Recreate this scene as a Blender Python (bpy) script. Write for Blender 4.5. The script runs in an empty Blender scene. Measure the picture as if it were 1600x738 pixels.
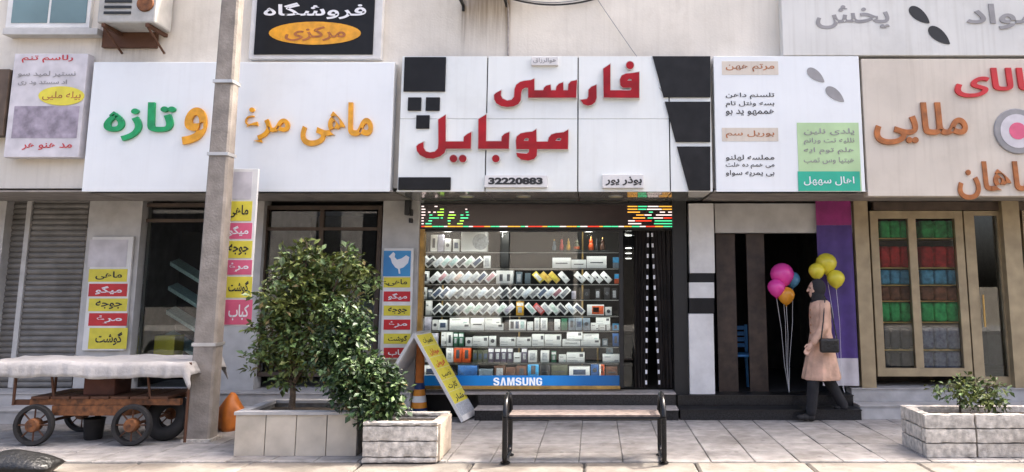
import bpy, bmesh, math, random
from mathutils import Vector, Matrix
R = math.radians
rnd = random.Random(7)

# ------------------------------------------------------------------ camera, sky, sun, exposure
FPX, CX, CY, HOR, EYE = 1230.0, 930.0, 258.0, 442.0, 1.6     # focal length and principal point in photo pixels
PIT = math.atan((HOR - CY) / FPX)
SC = bpy.context.scene
COL = SC.collection
cd = bpy.data.cameras.new('camera'); cam = bpy.data.objects.new('camera', cd); COL.objects.link(cam)
cam.location = (0, 0, EYE); cam.rotation_euler = (math.pi / 2 + PIT, 0, 0)
cd.sensor_width = 36; cd.lens = 36 * FPX / 1600
cd.shift_x = (800 - CX) / 1600; cd.shift_y = -(369 - CY) / 1600
cd.clip_end = 2000; cd.clip_start = 0.05
SC.camera = cam

SUN = Vector((0.50, 0.25, 0.90)).normalized()
w = bpy.data.worlds.new('World'); SC.world = w; w.use_nodes = True
wn = w.node_tree.nodes; wl = w.node_tree.links
sky = wn.new('ShaderNodeTexSky'); sky.sky_type = 'NISHITA'; sky.sun_disc = False
sky.sun_elevation = math.asin(SUN.z); sky.sun_rotation = math.atan2(SUN.x, SUN.y)
sky.dust_density = 8.0; sky.air_density = 0.6; sky.ozone_density = 0.0
wn['Background'].inputs[1].default_value = 0.15
wl.new(sky.outputs[0], wn['Background'].inputs[0])
sd = bpy.data.lights.new('sun', 'SUN'); sd.energy = 2.0; sd.angle = R(4); sd.color = (1.0, 0.94, 0.84)
so = bpy.data.objects.new('sun', sd); COL.objects.link(so)
so.rotation_euler = (-SUN).to_track_quat('-Z', 'Y').to_euler(); so.location = (3, 0, 12)
vs = SC.view_settings
vs.view_transform = 'Standard'; vs.look = 'None'; vs.gamma = 1.0; vs.exposure = 2.34
SC.cycles.max_bounces = 8; SC.cycles.transparent_max_bounces = 12
SC.cycles.caustics_reflective = False; SC.cycles.caustics_refractive = False

# ------------------------------------------------------------------ helpers
CP, SP = math.cos(PIT), math.sin(PIT)
def ray(x, y):
    u = (x - CX) / FPX; v = (CY - y) / FPX
    return Vector((u, CP - v * SP, SP + v * CP))
def at(x, y, Y):                      # the point of the plane Y = const that the photo shows at pixel x, y
    d = ray(x, y); return d * (Y / d.y) + Vector((0, 0, EYE))
def gnd(x, y, z=0.0):
    d = ray(x, y); return d * ((z - EYE) / d.z) + Vector((0, 0, EYE))
def zat(y, Y): return at(CX, y, Y).z
def xat(x, y, Y): return at(x, y, Y).x
def rect(x0, y0, x1, y1, Y):          # upright rectangle: X0, X1, Z0, Z1
    ym = (y0 + y1) / 2
    return xat(x0, ym, Y), xat(x1, ym, Y), zat(y1, Y), zat(y0, Y)

def lin(c): return tuple(((v / 255) / 12.92 if v / 255 <= .04045 else ((v / 255 + .055) / 1.055) ** 2.4) for v in c)

class MB:
    def __init__(s): s.v = []; s.f = []; s.m = []; s.smooth = False
    def add(s, vs_, fs, mi=0):
        o = len(s.v); s.v += [Vector(p) for p in vs_]
        for f in fs: s.f.append([o + i for i in f]); s.m.append(mi)
        return s
    def box(s, x0, x1, y0, y1, z0, z1, mi=0):
        x0, x1 = min(x0, x1), max(x0, x1); y0, y1 = min(y0, y1), max(y0, y1); z0, z1 = min(z0, z1), max(z0, z1)
        v = [(x0,y0,z0),(x1,y0,z0),(x1,y1,z0),(x0,y1,z0),(x0,y0,z1),(x1,y0,z1),(x1,y1,z1),(x0,y1,z1)]
        return s.add(v, [(0,3,2,1),(4,5,6,7),(0,1,5,4),(1,2,6,5),(2,3,7,6),(3,0,4,7)], mi)
    def cbox(s, c, sx, sy, sz, rot=None, mi=0, bev=0.0):
        c = Vector(c); h = Vector((sx / 2, sy / 2, sz / 2))
        if bev <= 0:
            v = [Vector((a*h.x, b*h.y, d*h.z)) for d in (-1,1) for (a,b) in ((-1,-1),(1,-1),(1,1),(-1,1))]
            if rot is not None: v = [rot @ p for p in v]
            return s.add([p + c for p in v], [(0,3,2,1),(4,5,6,7),(0,1,5,4),(1,2,6,5),(2,3,7,6),(3,0,4,7)], mi)
        bm = bmesh.new(); bmesh.ops.create_cube(bm, size=1)
        bmesh.ops.scale(bm, vec=(sx, sy, sz), verts=bm.verts)
        bmesh.ops.bevel(bm, geom=bm.edges, offset=bev, segments=2, affect='EDGES', profile=.5)
        bm.verts.index_update()
        v = [p.co.copy() for p in bm.verts]; f = [[q.index for q in k.verts] for k in bm.faces]; bm.free()
        if rot is not None: v = [rot @ p for p in v]
        return s.add([p + c for p in v], f, mi)
    def prism(s, pts, y0, y1, mi=0):   # polygon in X,Z (counter-clockwise seen from -Y) extruded in Y
        n = len(pts); v = [(p[0], y0, p[1]) for p in pts] + [(p[0], y1, p[1]) for p in pts]
        f = [tuple(range(n)), tuple(range(2 * n - 1, n - 1, -1))]
        f += [(i, i + n, (i + 1) % n + n, (i + 1) % n) for i in range(n)]
        return s.add(v, f, mi)
    def tube(s, pts, r, n=10, mi=0, cap=True, sq=None):
        pts = [Vector(p) for p in pts]; k = len(pts)
        rs = r if isinstance(r, (list, tuple)) else [r] * k
        t0 = (pts[1] - pts[0]).normalized()
        a = Vector((0, 0, 1)) if abs(t0.z) < .9 else Vector((1, 0, 0))
        nx = t0.cross(a).normalized(); o = len(s.v)
        for i, p in enumerate(pts):
            t = (pts[min(i + 1, k - 1)] - pts[max(i - 1, 0)]).normalized()
            nx = (nx - t * nx.dot(t)).normalized(); ny = t.cross(nx)
            for j in range(n):
                an = 2 * math.pi * j / n
                s.v.append(p + nx * (math.cos(an) * rs[i]) + ny * (math.sin(an) * rs[i] * (sq or 1)))
        for i in range(k - 1):
            for j in range(n):
                s.f.append([o + i*n + j, o + i*n + (j+1) % n, o + (i+1)*n + (j+1) % n, o + (i+1)*n + j]); s.m.append(mi)
        if cap:
            s.f.append([o + j for j in range(n - 1, -1, -1)]); s.m.append(mi)
            s.f.append([o + (k-1)*n + j for j in range(n)]); s.m.append(mi)
        return s
    def lathe(s, c, prof, n=20, axis='Z', mi=0):  # prof: (radius, height)
        c = Vector(c); o = len(s.v)
        for r, h in prof:
            for j in range(n):
                an = 2 * math.pi * j / n; a, b = r * math.cos(an), r * math.sin(an)
                s.v.append(c + (Vector((a, b, h)) if axis == 'Z' else Vector((a, h, b)) if axis == 'Y' else Vector((h, a, b))))
        for i in range(len(prof) - 1):
            for j in range(n):
                q = [o + i*n + j, o + i*n + (j+1) % n, o + (i+1)*n + (j+1) % n, o + (i+1)*n + j]
                s.f.append(q if axis != 'Y' else q[::-1]); s.m.append(mi)
        b = [o + j for j in range(n - 1, -1, -1)]; t = [o + (len(prof)-1)*n + j for j in range(n)]
        s.f.append(b if axis != 'Y' else b[::-1]); s.f.append(t if axis != 'Y' else t[::-1]); s.m += [mi, mi]
        return s
    def ball(s, c, rx, ry, rz, n=14, k=9, jit=0, mi=0):
        c = Vector(c); o = len(s.v); s.v.append(c - Vector((0, 0, rz)))
        for i in range(1, k):
            ph = math.pi * i / k
            for j in range(n):
                th = 2 * math.pi * j / n; q = 1 + (rnd.uniform(-jit, jit) if jit else 0)
                s.v.append(c + Vector((rx*q*math.sin(ph)*math.cos(th), ry*q*math.sin(ph)*math.sin(th), -rz*q*math.cos(ph))))
        s.v.append(c + Vector((0, 0, rz))); e = len(s.v) - 1
        for j in range(n): s.f.append([o, o+1+(j+1) % n, o+1+j]); s.m.append(mi)
        for i in range(k - 2):
            for j in range(n):
                a = o + 1 + i*n; s.f.append([a+j, a+(j+1) % n, a+n+(j+1) % n, a+n+j]); s.m.append(mi)
        a = o + 1 + (k-2)*n
        for j in range(n): s.f.append([a+j, a+(j+1) % n, e]); s.m.append(mi)
        return s
    def mesh(s, name, mats, org):
        me = bpy.data.meshes.new(name)
        me.from_pydata([tuple(p - org) for p in s.v], [], s.f)
        for m in (mats if isinstance(mats, (list, tuple)) else [mats]): me.materials.append(m)
        for p, mi in zip(me.polygons, s.m): p.material_index = mi
        if s.smooth:
            for p in me.polygons: p.use_smooth = True
        me.update(); return me
    def base(s):
        xs = [p.x for p in s.v]; ys = [p.y for p in s.v]; zs = [p.z for p in s.v]
        return Vector(((min(xs)+max(xs))/2, (min(ys)+max(ys))/2, min(zs)))
    def build(s, name, mats, parent=None, label=None, cat=None, group=None, kind=None, sharp=35):
        org = s.base(); me = s.mesh(name, mats, org)
        if s.smooth: me.set_sharp_from_angle(angle=R(sharp))
        return link(name, me, org, parent, label, cat, group, kind)

WL = {}
def link(name, data, org, parent=None, label=None, cat=None, group=None, kind=None):
    o = bpy.data.objects.new(name, data); COL.objects.link(o)
    pl = WL.get(parent.name, Vector()) if parent else Vector()
    o.location = Vector(org) - pl
    if parent: o.parent = parent
    WL[o.name] = Vector(org)
    if label: o['label'] = label
    if cat: o['category'] = cat
    if group: o['group'] = group
    if kind: o['kind'] = kind
    return o
def thing(name, loc, label, cat, group=None):
    o = link(name, None, Vector(loc), None, label, cat, group); o.empty_display_size = .1; return o

# ------------------------------------------------------------------ materials
def M(name, c, rough=.6, metal=0.0, var=.10, scale=6.0, bump=0.0, bscale=None, emit=None, es=1.0, rand=0.0, spec=.5, c2=None, dirt=0.0, coat=0.0, streak=0.0, spots=0.0):
    m = bpy.data.materials.new(name); m.use_nodes = True
    n = m.node_tree.nodes; l = m.node_tree.links; b = n['Principled BSDF']
    b.inputs['Roughness'].default_value = rough; b.inputs['Metallic'].default_value = metal
    b.inputs['Specular IOR Level'].default_value = spec; b.inputs['Coat Weight'].default_value = coat
    g = n.new('ShaderNodeNewGeometry')
    tx = n.new('ShaderNodeTexNoise'); tx.inputs['Scale'].default_value = scale; tx.inputs['Detail'].default_value = 5
    l.new(g.outputs['Position'], tx.inputs['Vector'])
    rp = n.new('ShaderNodeValToRGB'); rp.color_ramp.elements[0].position = .3; rp.color_ramp.elements[1].position = .72
    d = c2 if c2 else tuple(v * (1 - 2 * var) for v in c)
    h = c if c2 else tuple(min(1, v * (1 + var)) for v in c)
    rp.color_ramp.elements[0].color = (*d, 1); rp.color_ramp.elements[1].color = (*h, 1)
    l.new(tx.outputs[0], rp.inputs[0]); out = rp.outputs[0]
    if dirt:
        t2 = n.new('ShaderNodeTexNoise'); t2.inputs['Scale'].default_value = 1.7; t2.inputs['Detail'].default_value = 8
        t2.inputs['Roughness'].default_value = .7
        l.new(g.outputs['Position'], t2.inputs['Vector'])
        mr = n.new('ShaderNodeMapRange'); mr.inputs[1].default_value = .5; mr.inputs[2].default_value = .75; mr.inputs[4].default_value = dirt
        l.new(t2.outputs[0], mr.inputs[0])
        mx = n.new('ShaderNodeMix'); mx.data_type = 'RGBA'; mx.inputs[7].default_value = (c[0]*.35, c[1]*.31, c[2]*.26, 1)
        l.new(mr.outputs[0], mx.inputs[0]); l.new(out, mx.inputs[6]); out = mx.outputs[2]
    if streak:                           # rain and dust streaks running down
        vm = n.new('ShaderNodeVectorMath'); vm.operation = 'MULTIPLY'; vm.inputs[1].default_value = (22, 22, .9); l.new(g.outputs['Position'], vm.inputs[0])
        t4 = n.new('ShaderNodeTexNoise'); t4.inputs['Scale'].default_value = 1; t4.inputs['Detail'].default_value = 7; l.new(vm.outputs[0], t4.inputs['Vector'])
        mr = n.new('ShaderNodeMapRange'); mr.inputs[1].default_value = .5; mr.inputs[2].default_value = .8; mr.inputs[4].default_value = streak
        l.new(t4.outputs[0], mr.inputs[0])
        mx = n.new('ShaderNodeMix'); mx.data_type = 'RGBA'; mx.inputs[7].default_value = (c[0]*.5, c[1]*.46, c[2]*.40, 1)
        l.new(mr.outputs[0], mx.inputs[0]); l.new(out, mx.inputs[6]); out = mx.outputs[2]
    if spots:                            # trodden gum and drips
        vo = n.new('ShaderNodeTexVoronoi'); vo.inputs['Scale'].default_value = 5.5; l.new(g.outputs['Position'], vo.inputs['Vector'])
        mr = n.new('ShaderNodeMapRange'); mr.inputs[1].default_value = .09; mr.inputs[2].default_value = .15; mr.inputs[3].default_value = spots; mr.inputs[4].default_value = 0
        l.new(vo.outputs['Distance'], mr.inputs[0])
        mx = n.new('ShaderNodeMix'); mx.data_type = 'RGBA'; mx.inputs[7].default_value = (c[0]*.3, c[1]*.3, c[2]*.3, 1)
        l.new(mr.outputs[0], mx.inputs[0]); l.new(out, mx.inputs[6]); out = mx.outputs[2]
    if rand:
        oi = n.new('ShaderNodeObjectInfo'); mr = n.new('ShaderNodeMapRange')
        mr.inputs[3].default_value = 1 - rand; mr.inputs[4].default_value = 1 + rand
        l.new(oi.outputs['Random'], mr.inputs[0])
        hs = n.new('ShaderNodeHueSaturation'); l.new(mr.outputs[0], hs.inputs['Value']); l.new(out, hs.inputs['Color']); out = hs.outputs[0]
    l.new(out, b.inputs['Base Color'])
    if bump:
        t3 = n.new('ShaderNodeTexNoise'); t3.inputs['Scale'].default_value = bscale or scale * 4; t3.inputs['Detail'].default_value = 6
        l.new(g.outputs['Position'], t3.inputs['Vector'])
        bp = n.new('ShaderNodeBump'); bp.inputs['Strength'].default_value = bump; bp.inputs['Distance'].default_value = .02
        l.new(t3.outputs[0], bp.inputs['Height']); l.new(bp.outputs[0], b.inputs['Normal'])
    if emit:
        b.inputs['Emission Color'].default_value = (*emit, 1); b.inputs['Emission Strength'].default_value = es
    return m

def glass(name, tint=(.93, .96, .95), ior=1.52, rough=0.0):
    m = bpy.data.materials.new(name); m.use_nodes = True
    n = m.node_tree.nodes; l = m.node_tree.links; n.remove(n['Principled BSDF'])
    t = n.new('ShaderNodeBsdfTransparent'); t.inputs[0].default_value = (*tint, 1)
    g = n.new('ShaderNodeBsdfGlossy'); g.inputs['Roughness'].default_value = rough
    f = n.new('ShaderNodeFresnel'); f.inputs[0].default_value = ior
    mx = n.new('ShaderNodeMixShader')
    l.new(f.outputs[0], mx.inputs[0]); l.new(t.outputs[0], mx.inputs[1]); l.new(g.outputs[0], mx.inputs[2])
    l.new(mx.outputs[0], n['Material Output'].inputs[0]); return m

mat = {}
def D(name, *a, **k): mat[name] = M(name, *a, **k); return mat[name]
D('asphalt', (.09,.088,.083), .9, var=.25, scale=30, bump=.3, bscale=200)
D('earth', (.20,.17,.13), .95, var=.2, scale=2)
D('mortar', (.20,.19,.175), .95, var=.2, scale=14)
D('paver', (.295,.28,.265), .85, var=.16, scale=7, bump=.3, bscale=60, rand=.13, dirt=.8, spots=.5)
D('kerb', (.185,.165,.14), .9, var=.14, scale=5, bump=.35, bscale=40, rand=.12, dirt=.75, spots=.4)
D('concrete', (.60,.56,.50), .95, var=.22, scale=20, bump=.5, bscale=70, rand=.07, dirt=.45)
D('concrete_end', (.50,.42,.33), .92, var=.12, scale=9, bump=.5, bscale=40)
D('tile_beige', (.55,.49,.40), .6, var=.1, scale=5, rand=.06, dirt=.3)
D('pole', (.30,.265,.23), .9, var=.16, scale=6, bump=.4, bscale=40, dirt=.4)
D('panel_white', (.80,.82,.79), .35, var=.03, scale=1.3, dirt=.12, streak=.10)
D('panel_white2', (.80,.82,.82), .3, var=.03, scale=1.0, dirt=.08, streak=.06)
D('seam', (.03,.03,.03), .8)
D('black_panel', (.010,.010,.011), .45, var=.2, spec=.25)
D('charcoal_panel', (.015,.015,.016), .5, var=.2, spec=.25)
D('red_letter', (.34,.006,.012), .4, var=.18, scale=5, spec=.3)
D('silver_rim', (.66,.62,.58), .45, metal=.2, var=.1)
D('plate', (.70,.68,.66), .4, var=.05)
D('ink', (.02,.02,.022), .6)
D('ink_grey', (.30,.29,.29), .6)
D('soffit', (.40,.395,.38), .10, metal=.35, var=.05, scale=2)
D('soffit_dull', (.30,.27,.24), .7, var=.15)
D('wood_gold', (.52,.30,.07), .45, var=.2, scale=12)
D('brass', (.55,.36,.12), .35, metal=.6)
D('alu', (.55,.54,.52), .4, metal=.5, var=.08)
D('pillar_grey', (.52,.51,.49), .55, var=.08, dirt=.35)
D('pillar_white', (.72,.71,.69), .5, var=.06, dirt=.3)
D('granite', (.022,.022,.024), .30, var=.5, scale=60, rand=.25)
D('tread', (.42,.38,.35), .6, var=.15, scale=20, dirt=.3)
D('step_grey', (.44,.43,.42), .7, var=.12, dirt=.4)
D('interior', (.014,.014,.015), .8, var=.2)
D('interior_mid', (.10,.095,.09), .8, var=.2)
D('shelf', (.06,.07,.07), .25)
D('black', (.012,.012,.012), .5)
D('steel_black', (.008,.008,.009), .27, var=.3, scale=20, spec=.35)
D('bench_wood', (.21,.165,.145), .65, var=.2, scale=18, rand=.12, dirt=.3)
D('led_face', (.020,.006,.006), .25)
for nm, c in (('led_white',(1,.8,.75)),('led_green',(.12,1,.45)),('led_lime',(.55,1,.1)),('led_teal',(.08,.8,.35)),('led_red',(1,.05,.02)),('led_amber',(1,.45,.05))):
    D(nm, tuple(v*.3 for v in c), .5, emit=c, es=.30)
D('lamp', (.8,.8,.8), .5, emit=(1,.97,.9), es=2)
D('lamp_off', (.75,.66,.40), .4)
D('blue_backlit_print', (.004,.10,.42), .3, c2=(.002,.05,.22), scale=1.2)
D('white_print', (.78,.78,.80), .4, var=.02)
D('lit_white', (.78,.78,.80), .4, var=.02, emit=(.8,.85,.9), es=.10)
D('carton', (.78,.78,.77), .45, var=.04, rand=.10)
D('curtain', (.016,.011,.009), .7, var=.35, scale=5, bump=.3, bscale=12)
D('rust', (.10,.042,.02), .75, var=.35, scale=14, c2=(.09,.035,.015), bump=.3)
D('orange', (.21,.078,.025), .7, var=.35, scale=16, dirt=.9)
D('post_orange', (.55,.16,.02), .5, var=.15, scale=8, dirt=.3)
D('orange_b', (.70,.26,.02), .5, var=.12, scale=8, dirt=.2)
D('navy', (.010,.035,.13), .5, var=.2)
D('rubber', (.018,.017,.017), .8, var=.3)
D('canvas', (.46,.44,.42), .95, var=.10, scale=2, bump=.35, bscale=30, dirt=.35, streak=.3)
D('yellow', (.72,.62,.06), .55, var=.06, scale=9)
D('red', (.55,.025,.03), .5, var=.08)
D('pink', (.70,.12,.22), .5, var=.08)
D('skyblue', (.06,.32,.60), .5, c2=(.04,.20,.45), scale=3)
D('board_white', (.74,.73,.70), .5, var=.06, dirt=.2)
D('fish_orange', (.80,.36,.015), .4, var=.15, scale=10)
D('fish_green', (.004,.32,.10), .4, var=.15, scale=10)
D('brown_letter', (.42,.14,.035), .45, var=.2, scale=12)
D('sign_beige', (.64,.57,.48), .5, var=.06, scale=1.5, dirt=.2, streak=.25)
D('sign_cream', (.66,.65,.61), .5, var=.05, scale=1.5, dirt=.2, streak=.25)
D('lilac', (.36,.31,.37), .6, var=.25, scale=9)
D('lilac_light', (.62,.59,.61), .6, var=.1, scale=6)
D('mint', (.45,.62,.34), .5, var=.08, scale=3)
D('teal_green', (.03,.42,.28), .5, var=.08, scale=3)
D('shutter', (.20,.19,.175), .55, metal=.3, var=.15, dirt=.4)
D('lintel_brown', (.10,.07,.05), .7, var=.2)
D('gold_frame', (.40,.32,.20), .45, metal=.3, var=.12)
D('magenta', (.28,.02,.16), .6, var=.15)
D('purple', (.07,.035,.20), .6, var=.15)
D('skin', (.55,.34,.25), .55, var=.05)
D('carton_brown', (.09,.032,.02), .8, var=.2)
D('coat', (.68,.43,.31), .9, var=.16, scale=7, bump=1.0, bscale=9)
D('scarf', (.018,.017,.019), .85, var=.2)
D('trousers', (.016,.016,.019), .85, var=.2)
D('balloon_pink', (.75,.06,.35), .25, var=.05)
D('balloon_yellow', (.72,.62,.05), .25, var=.05)
D('balloon_blue', (.12,.35,.60), .25, var=.05)
D('balloon_orange', (.75,.32,.03), .25, var=.05)
D('plastic_blue', (.02,.14,.34), .45, var=.1)
D('door_brown', (.045,.028,.020), .5, var=.3, scale=9)
D('bark', (.12,.085,.055), .9, var=.3, scale=20, bump=.5)
D('stem', (.10,.10,.04), .8)
D('leaf_olive', (.13,.16,.032), .6, var=.35, scale=9)
D('leaf_dark', (.030,.068,.020), .5, var=.4, scale=9)
D('leaf_light', (.12,.19,.06), .45, var=.35, scale=12)
D('leaf_dry', (.17,.13,.05), .8, var=.3, scale=9)
D('soil', (.06,.045,.03), .95, var=.3)
D('wire', (.03,.03,.03), .6)
D('wire_grey', (.25,.25,.25), .6)
D('ac_grey', (.45,.44,.41), .6, var=.1, dirt=.4)
D('bag_black', (.010,.010,.010), .35, bump=.6, bscale=30)
D('pane_teal', (.16,.24,.24), .06, var=.12, scale=1.5)
mat['glass'] = glass('glass')
mat['glass_dark'] = glass('glass_dark', (.75,.80,.80), 1.7)
# plaster wall with water stains running down under the air conditioner
pw = D('plaster', (.76,.705,.615), .9, var=.06, scale=1.6, bump=.10, bscale=40, dirt=.25, streak=.18)
def stain_band(m, x0, x1, z1, zfade, col, amt):
    n = m.node_tree.nodes; l = m.node_tree.links; b = n['Principled BSDF']; src = b.inputs['Base Color'].links[0].from_socket
    g = n.new('ShaderNodeNewGeometry'); sp = n.new('ShaderNodeSeparateXYZ'); l.new(g.outputs['Position'], sp.inputs[0])
    def mr(sock, a, b_, c, d):
        q = n.new('ShaderNodeMapRange'); q.interpolation_type = 'SMOOTHSTEP'
        for i, v in enumerate((a, b_, c, d)): q.inputs[1 + i].default_value = v
        l.new(sock, q.inputs[0]); return q.outputs[0]
    def mul(a, b_):
        q = n.new('ShaderNodeMath'); q.operation = 'MULTIPLY'
        l.new(a, q.inputs[0]); l.new(b_, q.inputs[1]); return q.outputs[0]
    soft = min(.05, (x1 - x0) * .3)
    k = mul(mr(sp.outputs[0], x0 - soft, x0 + soft, 0, 1), mr(sp.outputs[0], x1 - soft, x1 + soft, 1, 0))
    k = mul(k, mr(sp.outputs[2], zfade, z1, 0, 1))
    vm = n.new('ShaderNodeVectorMath'); vm.operation = 'MULTIPLY'; vm.inputs[1].default_value = (34, 1, 1.6); l.new(g.outputs['Position'], vm.inputs[0])
    t = n.new('ShaderNodeTexNoise'); t.inputs['Scale'].default_value = 1; t.inputs['Detail'].default_value = 6; l.new(vm.outputs[0], t.inputs[0])
    k = mul(k, mr(t.outputs[0], .3, .7, amt * .35, amt))
    mx = n.new('ShaderNodeMix'); mx.data_type = 'RGBA'; mx.inputs[7].default_value = (*col, 1)
    l.new(k, mx.inputs[0]); l.new(src, mx.inputs[6]); l.new(mx.outputs[2], b.inputs['Base Color'])

# blue fascia: uneven backlight painted into the colour, bright middle and navy ends
bpm = mat['blue_backlit_print']; n = bpm.node_tree.nodes; l = bpm.node_tree.links
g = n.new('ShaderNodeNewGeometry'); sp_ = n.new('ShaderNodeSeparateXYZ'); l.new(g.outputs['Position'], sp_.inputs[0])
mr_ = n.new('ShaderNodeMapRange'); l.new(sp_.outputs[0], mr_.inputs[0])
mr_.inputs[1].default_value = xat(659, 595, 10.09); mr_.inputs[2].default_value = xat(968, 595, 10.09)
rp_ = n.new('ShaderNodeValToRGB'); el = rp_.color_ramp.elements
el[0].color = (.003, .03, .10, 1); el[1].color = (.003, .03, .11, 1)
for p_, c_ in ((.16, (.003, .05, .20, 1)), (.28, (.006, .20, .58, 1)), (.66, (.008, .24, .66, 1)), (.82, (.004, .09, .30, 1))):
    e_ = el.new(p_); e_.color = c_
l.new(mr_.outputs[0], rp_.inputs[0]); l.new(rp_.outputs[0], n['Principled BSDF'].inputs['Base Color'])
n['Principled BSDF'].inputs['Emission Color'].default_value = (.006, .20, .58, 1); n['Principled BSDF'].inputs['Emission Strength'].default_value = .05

# ------------------------------------------------------------------ lettering
AR = {'ا':('FE8D','FE8E'),'ب':('FE8F','FE90','FE91','FE92'),'پ':('FB56','FB57','FB58','FB59'),'ت':('FE95','FE96','FE97','FE98'),
 'ج':('FE9D','FE9E','FE9F','FEA0'),'خ':('FEA5','FEA6','FEA7','FEA8'),'ع':('FEC9','FECA','FECB','FECC'),'ص':('FEB9','FEBA','FEBB','FEBC'),'ط':('FEC1','FEC2','FEC3','FEC4'),'ح':('FEA1','FEA2','FEA3','FEA4'),'ذ':('FEAB','FEAC'),'ر':('FEAD','FEAE'),'ز':('FEAF','FEB0'),
 'س':('FEB1','FEB2','FEB3','FEB4'),'ش':('FEB5','FEB6','FEB7','FEB8'),'غ':('FECD','FECE','FECF','FED0'),'ف':('FED1','FED2','FED3','FED4'),
 'ق':('FED5','FED6','FED7','FED8'),'ک':('FB8E','FB8F','FB90','FB91'),'گ':('FB92','FB93','FB94','FB95'),'ل':('FEDD','FEDE','FEDF','FEE0'),
 'م':('FEE1','FEE2','FEE3','FEE4'),'ن':('FEE5','FEE6','FEE7','FEE8'),'ه':('FEE9','FEEA','FEEB','FEEC'),'و':('FEED','FEEE'),
 'ی':('FBFC','FBFD','FBFE','FBFF'),'د':('FEA9','FEAA')}
def shape(t):
    out = []
    for i, ch in enumerate(t):
        if ch not in AR: out.append(ch); continue
        pj = i > 0 and t[i-1] in AR and len(AR[t[i-1]]) == 4
        nj = i + 1 < len(t) and t[i+1] in AR and len(AR[ch]) == 4
        k = 3 if pj and nj else 2 if nj else 1 if pj else 0
        out.append(chr(int(AR[ch][k], 16)))
    return ''.join(out[::-1])
def text_mesh(body, bold=0.0, ext=0.0, res=3):
    c = bpy.data.curves.new('lettering', 'FONT'); c.body = body; c.resolution_u = res; c.offset = bold; c.extrude = ext
    o = bpy.data.objects.new('lettering', c); COL.objects.link(o); bpy.context.view_layer.update()
    me = bpy.data.meshes.new_from_object(o); bpy.data.objects.remove(o); bpy.data.curves.remove(c); return me
def letters(body, x0, y0, x1, y1, Y, m, parent, name='lettering', depth=.006, bold=.012, arabic=False, frame=None):
    """lettering fitted to a rectangle; frame = (origin, ux, uz, un) places it on any other plane (x0.. are then metres)"""
    me = text_mesh(shape(body) if arabic else body, bold)
    vs_ = [v.co.copy() for v in me.vertices]; fs = [tuple(p.vertices) for p in me.polygons]; bpy.data.meshes.remove(me)
    a0 = min(v.x for v in vs_); a1 = max(v.x for v in vs_); b0 = min(v.y for v in vs_); b1 = max(v.y for v in vs_)
    if frame is None: X0, X1, Z0, Z1 = rect(x0, y0, x1, y1, Y)
    else: X0, X1, Z0, Z1 = x0, x1, y0, y1
    q = MB(); n = len(vs_)
    par = list(range(n))
    def root(i):
        while par[i] != i: par[i] = par[par[i]]; i = par[i]
        return i
    weld = {}
    for i, v in enumerate(vs_):
        kk = (round(v.x, 4), round(v.y, 4))
        if kk in weld: par[root(i)] = root(weld[kk])
        else: weld[kk] = i
    for f in fs:
        for k in f[1:]: par[root(k)] = root(f[0])
    ids = {}
    isl = [ids.setdefault(root(i), len(ids)) for i in range(n)]      # every glyph stroke sits a hair's breadth behind the last
    fr = [];
    for d in (0, depth):
        for vi, v in enumerate(vs_):
            hair = min(.00025 * isl[vi], depth * .6)
            px = X0 + (v.x - a0) / (a1 - a0) * (X1 - X0); pz = Z0 + (v.y - b0) / (b1 - b0) * (Z1 - Z0)
            if frame is None: fr.append(Vector((px, Y + d + (hair if d == 0 else 0), pz)))
            else: fr.append(frame[0] + frame[1] * px + frame[2] * pz + frame[3] * (depth - d - (hair if d == 0 else 0)))
    ec = {}
    for f in fs:
        for i in range(len(f)):
            e = (f[i], f[(i+1) % len(f)]); ec[tuple(sorted(e))] = ec.get(tuple(sorted(e)), 0) + 1
    F = list(fs)
    for f in fs:
        for i in range(len(f)):
            a, b = f[i], f[(i+1) % len(f)]
            if ec[tuple(sorted((a, b)))] == 1: F.append((a, a + n, b + n, b))
    q.add(fr, F); return q.build(name, m, parent)
def outline(polys, Y, depth, off, m, parent, name):
    """flat cut-out letter from outlines in photo pixels (first ring outside, others holes) with real thickness"""
    c = bpy.data.curves.new(name, 'CURVE'); c.dimensions = '2D'; c.fill_mode = 'BOTH'; c.extrude = depth / 2; c.offset = off
    for ring in polys:
        sp = c.splines.new('POLY'); sp.points.add(len(ring) - 1); sp.use_cyclic_u = True
        for p, (x, y) in zip(sp.points, ring):
            P = at(x, y, Y); p.co = (P.x, P.z, 0, 1)
    o = bpy.data.objects.new(name, c); COL.objects.link(o); bpy.context.view_layer.update()
    me = bpy.data.meshes.new_from_object(o); bpy.data.objects.remove(o); bpy.data.curves.remove(c)
    q = MB(); q.add([Vector((v.co.x, Y + depth / 2 - v.co.z, v.co.y)) for v in me.vertices], [tuple(p.vertices) for p in me.polygons])
    bpy.data.meshes.remove(me); return q.build(name, m, parent)
def circ(x, y, r, n=20): return [(x + r*math.cos(2*math.pi*i/n), y + r*math.sin(2*math.pi*i/n)) for i in range(n)]
def bx(name, x0, y0, x1, y1, Y, dep, m, parent=None, bev=0.0, **k):
    X0, X1, Z0, Z1 = rect(x0, y0, x1, y1, Y)
    if bev: return MB().cbox(((X0+X1)/2, Y+dep/2, (Z0+Z1)/2), X1-X0, dep, Z1-Z0, bev=bev).build(name, m, parent, **k)
    return MB().box(X0, X1, Y, Y + dep, Z0, Z1).build(name, m, parent, **k)
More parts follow.
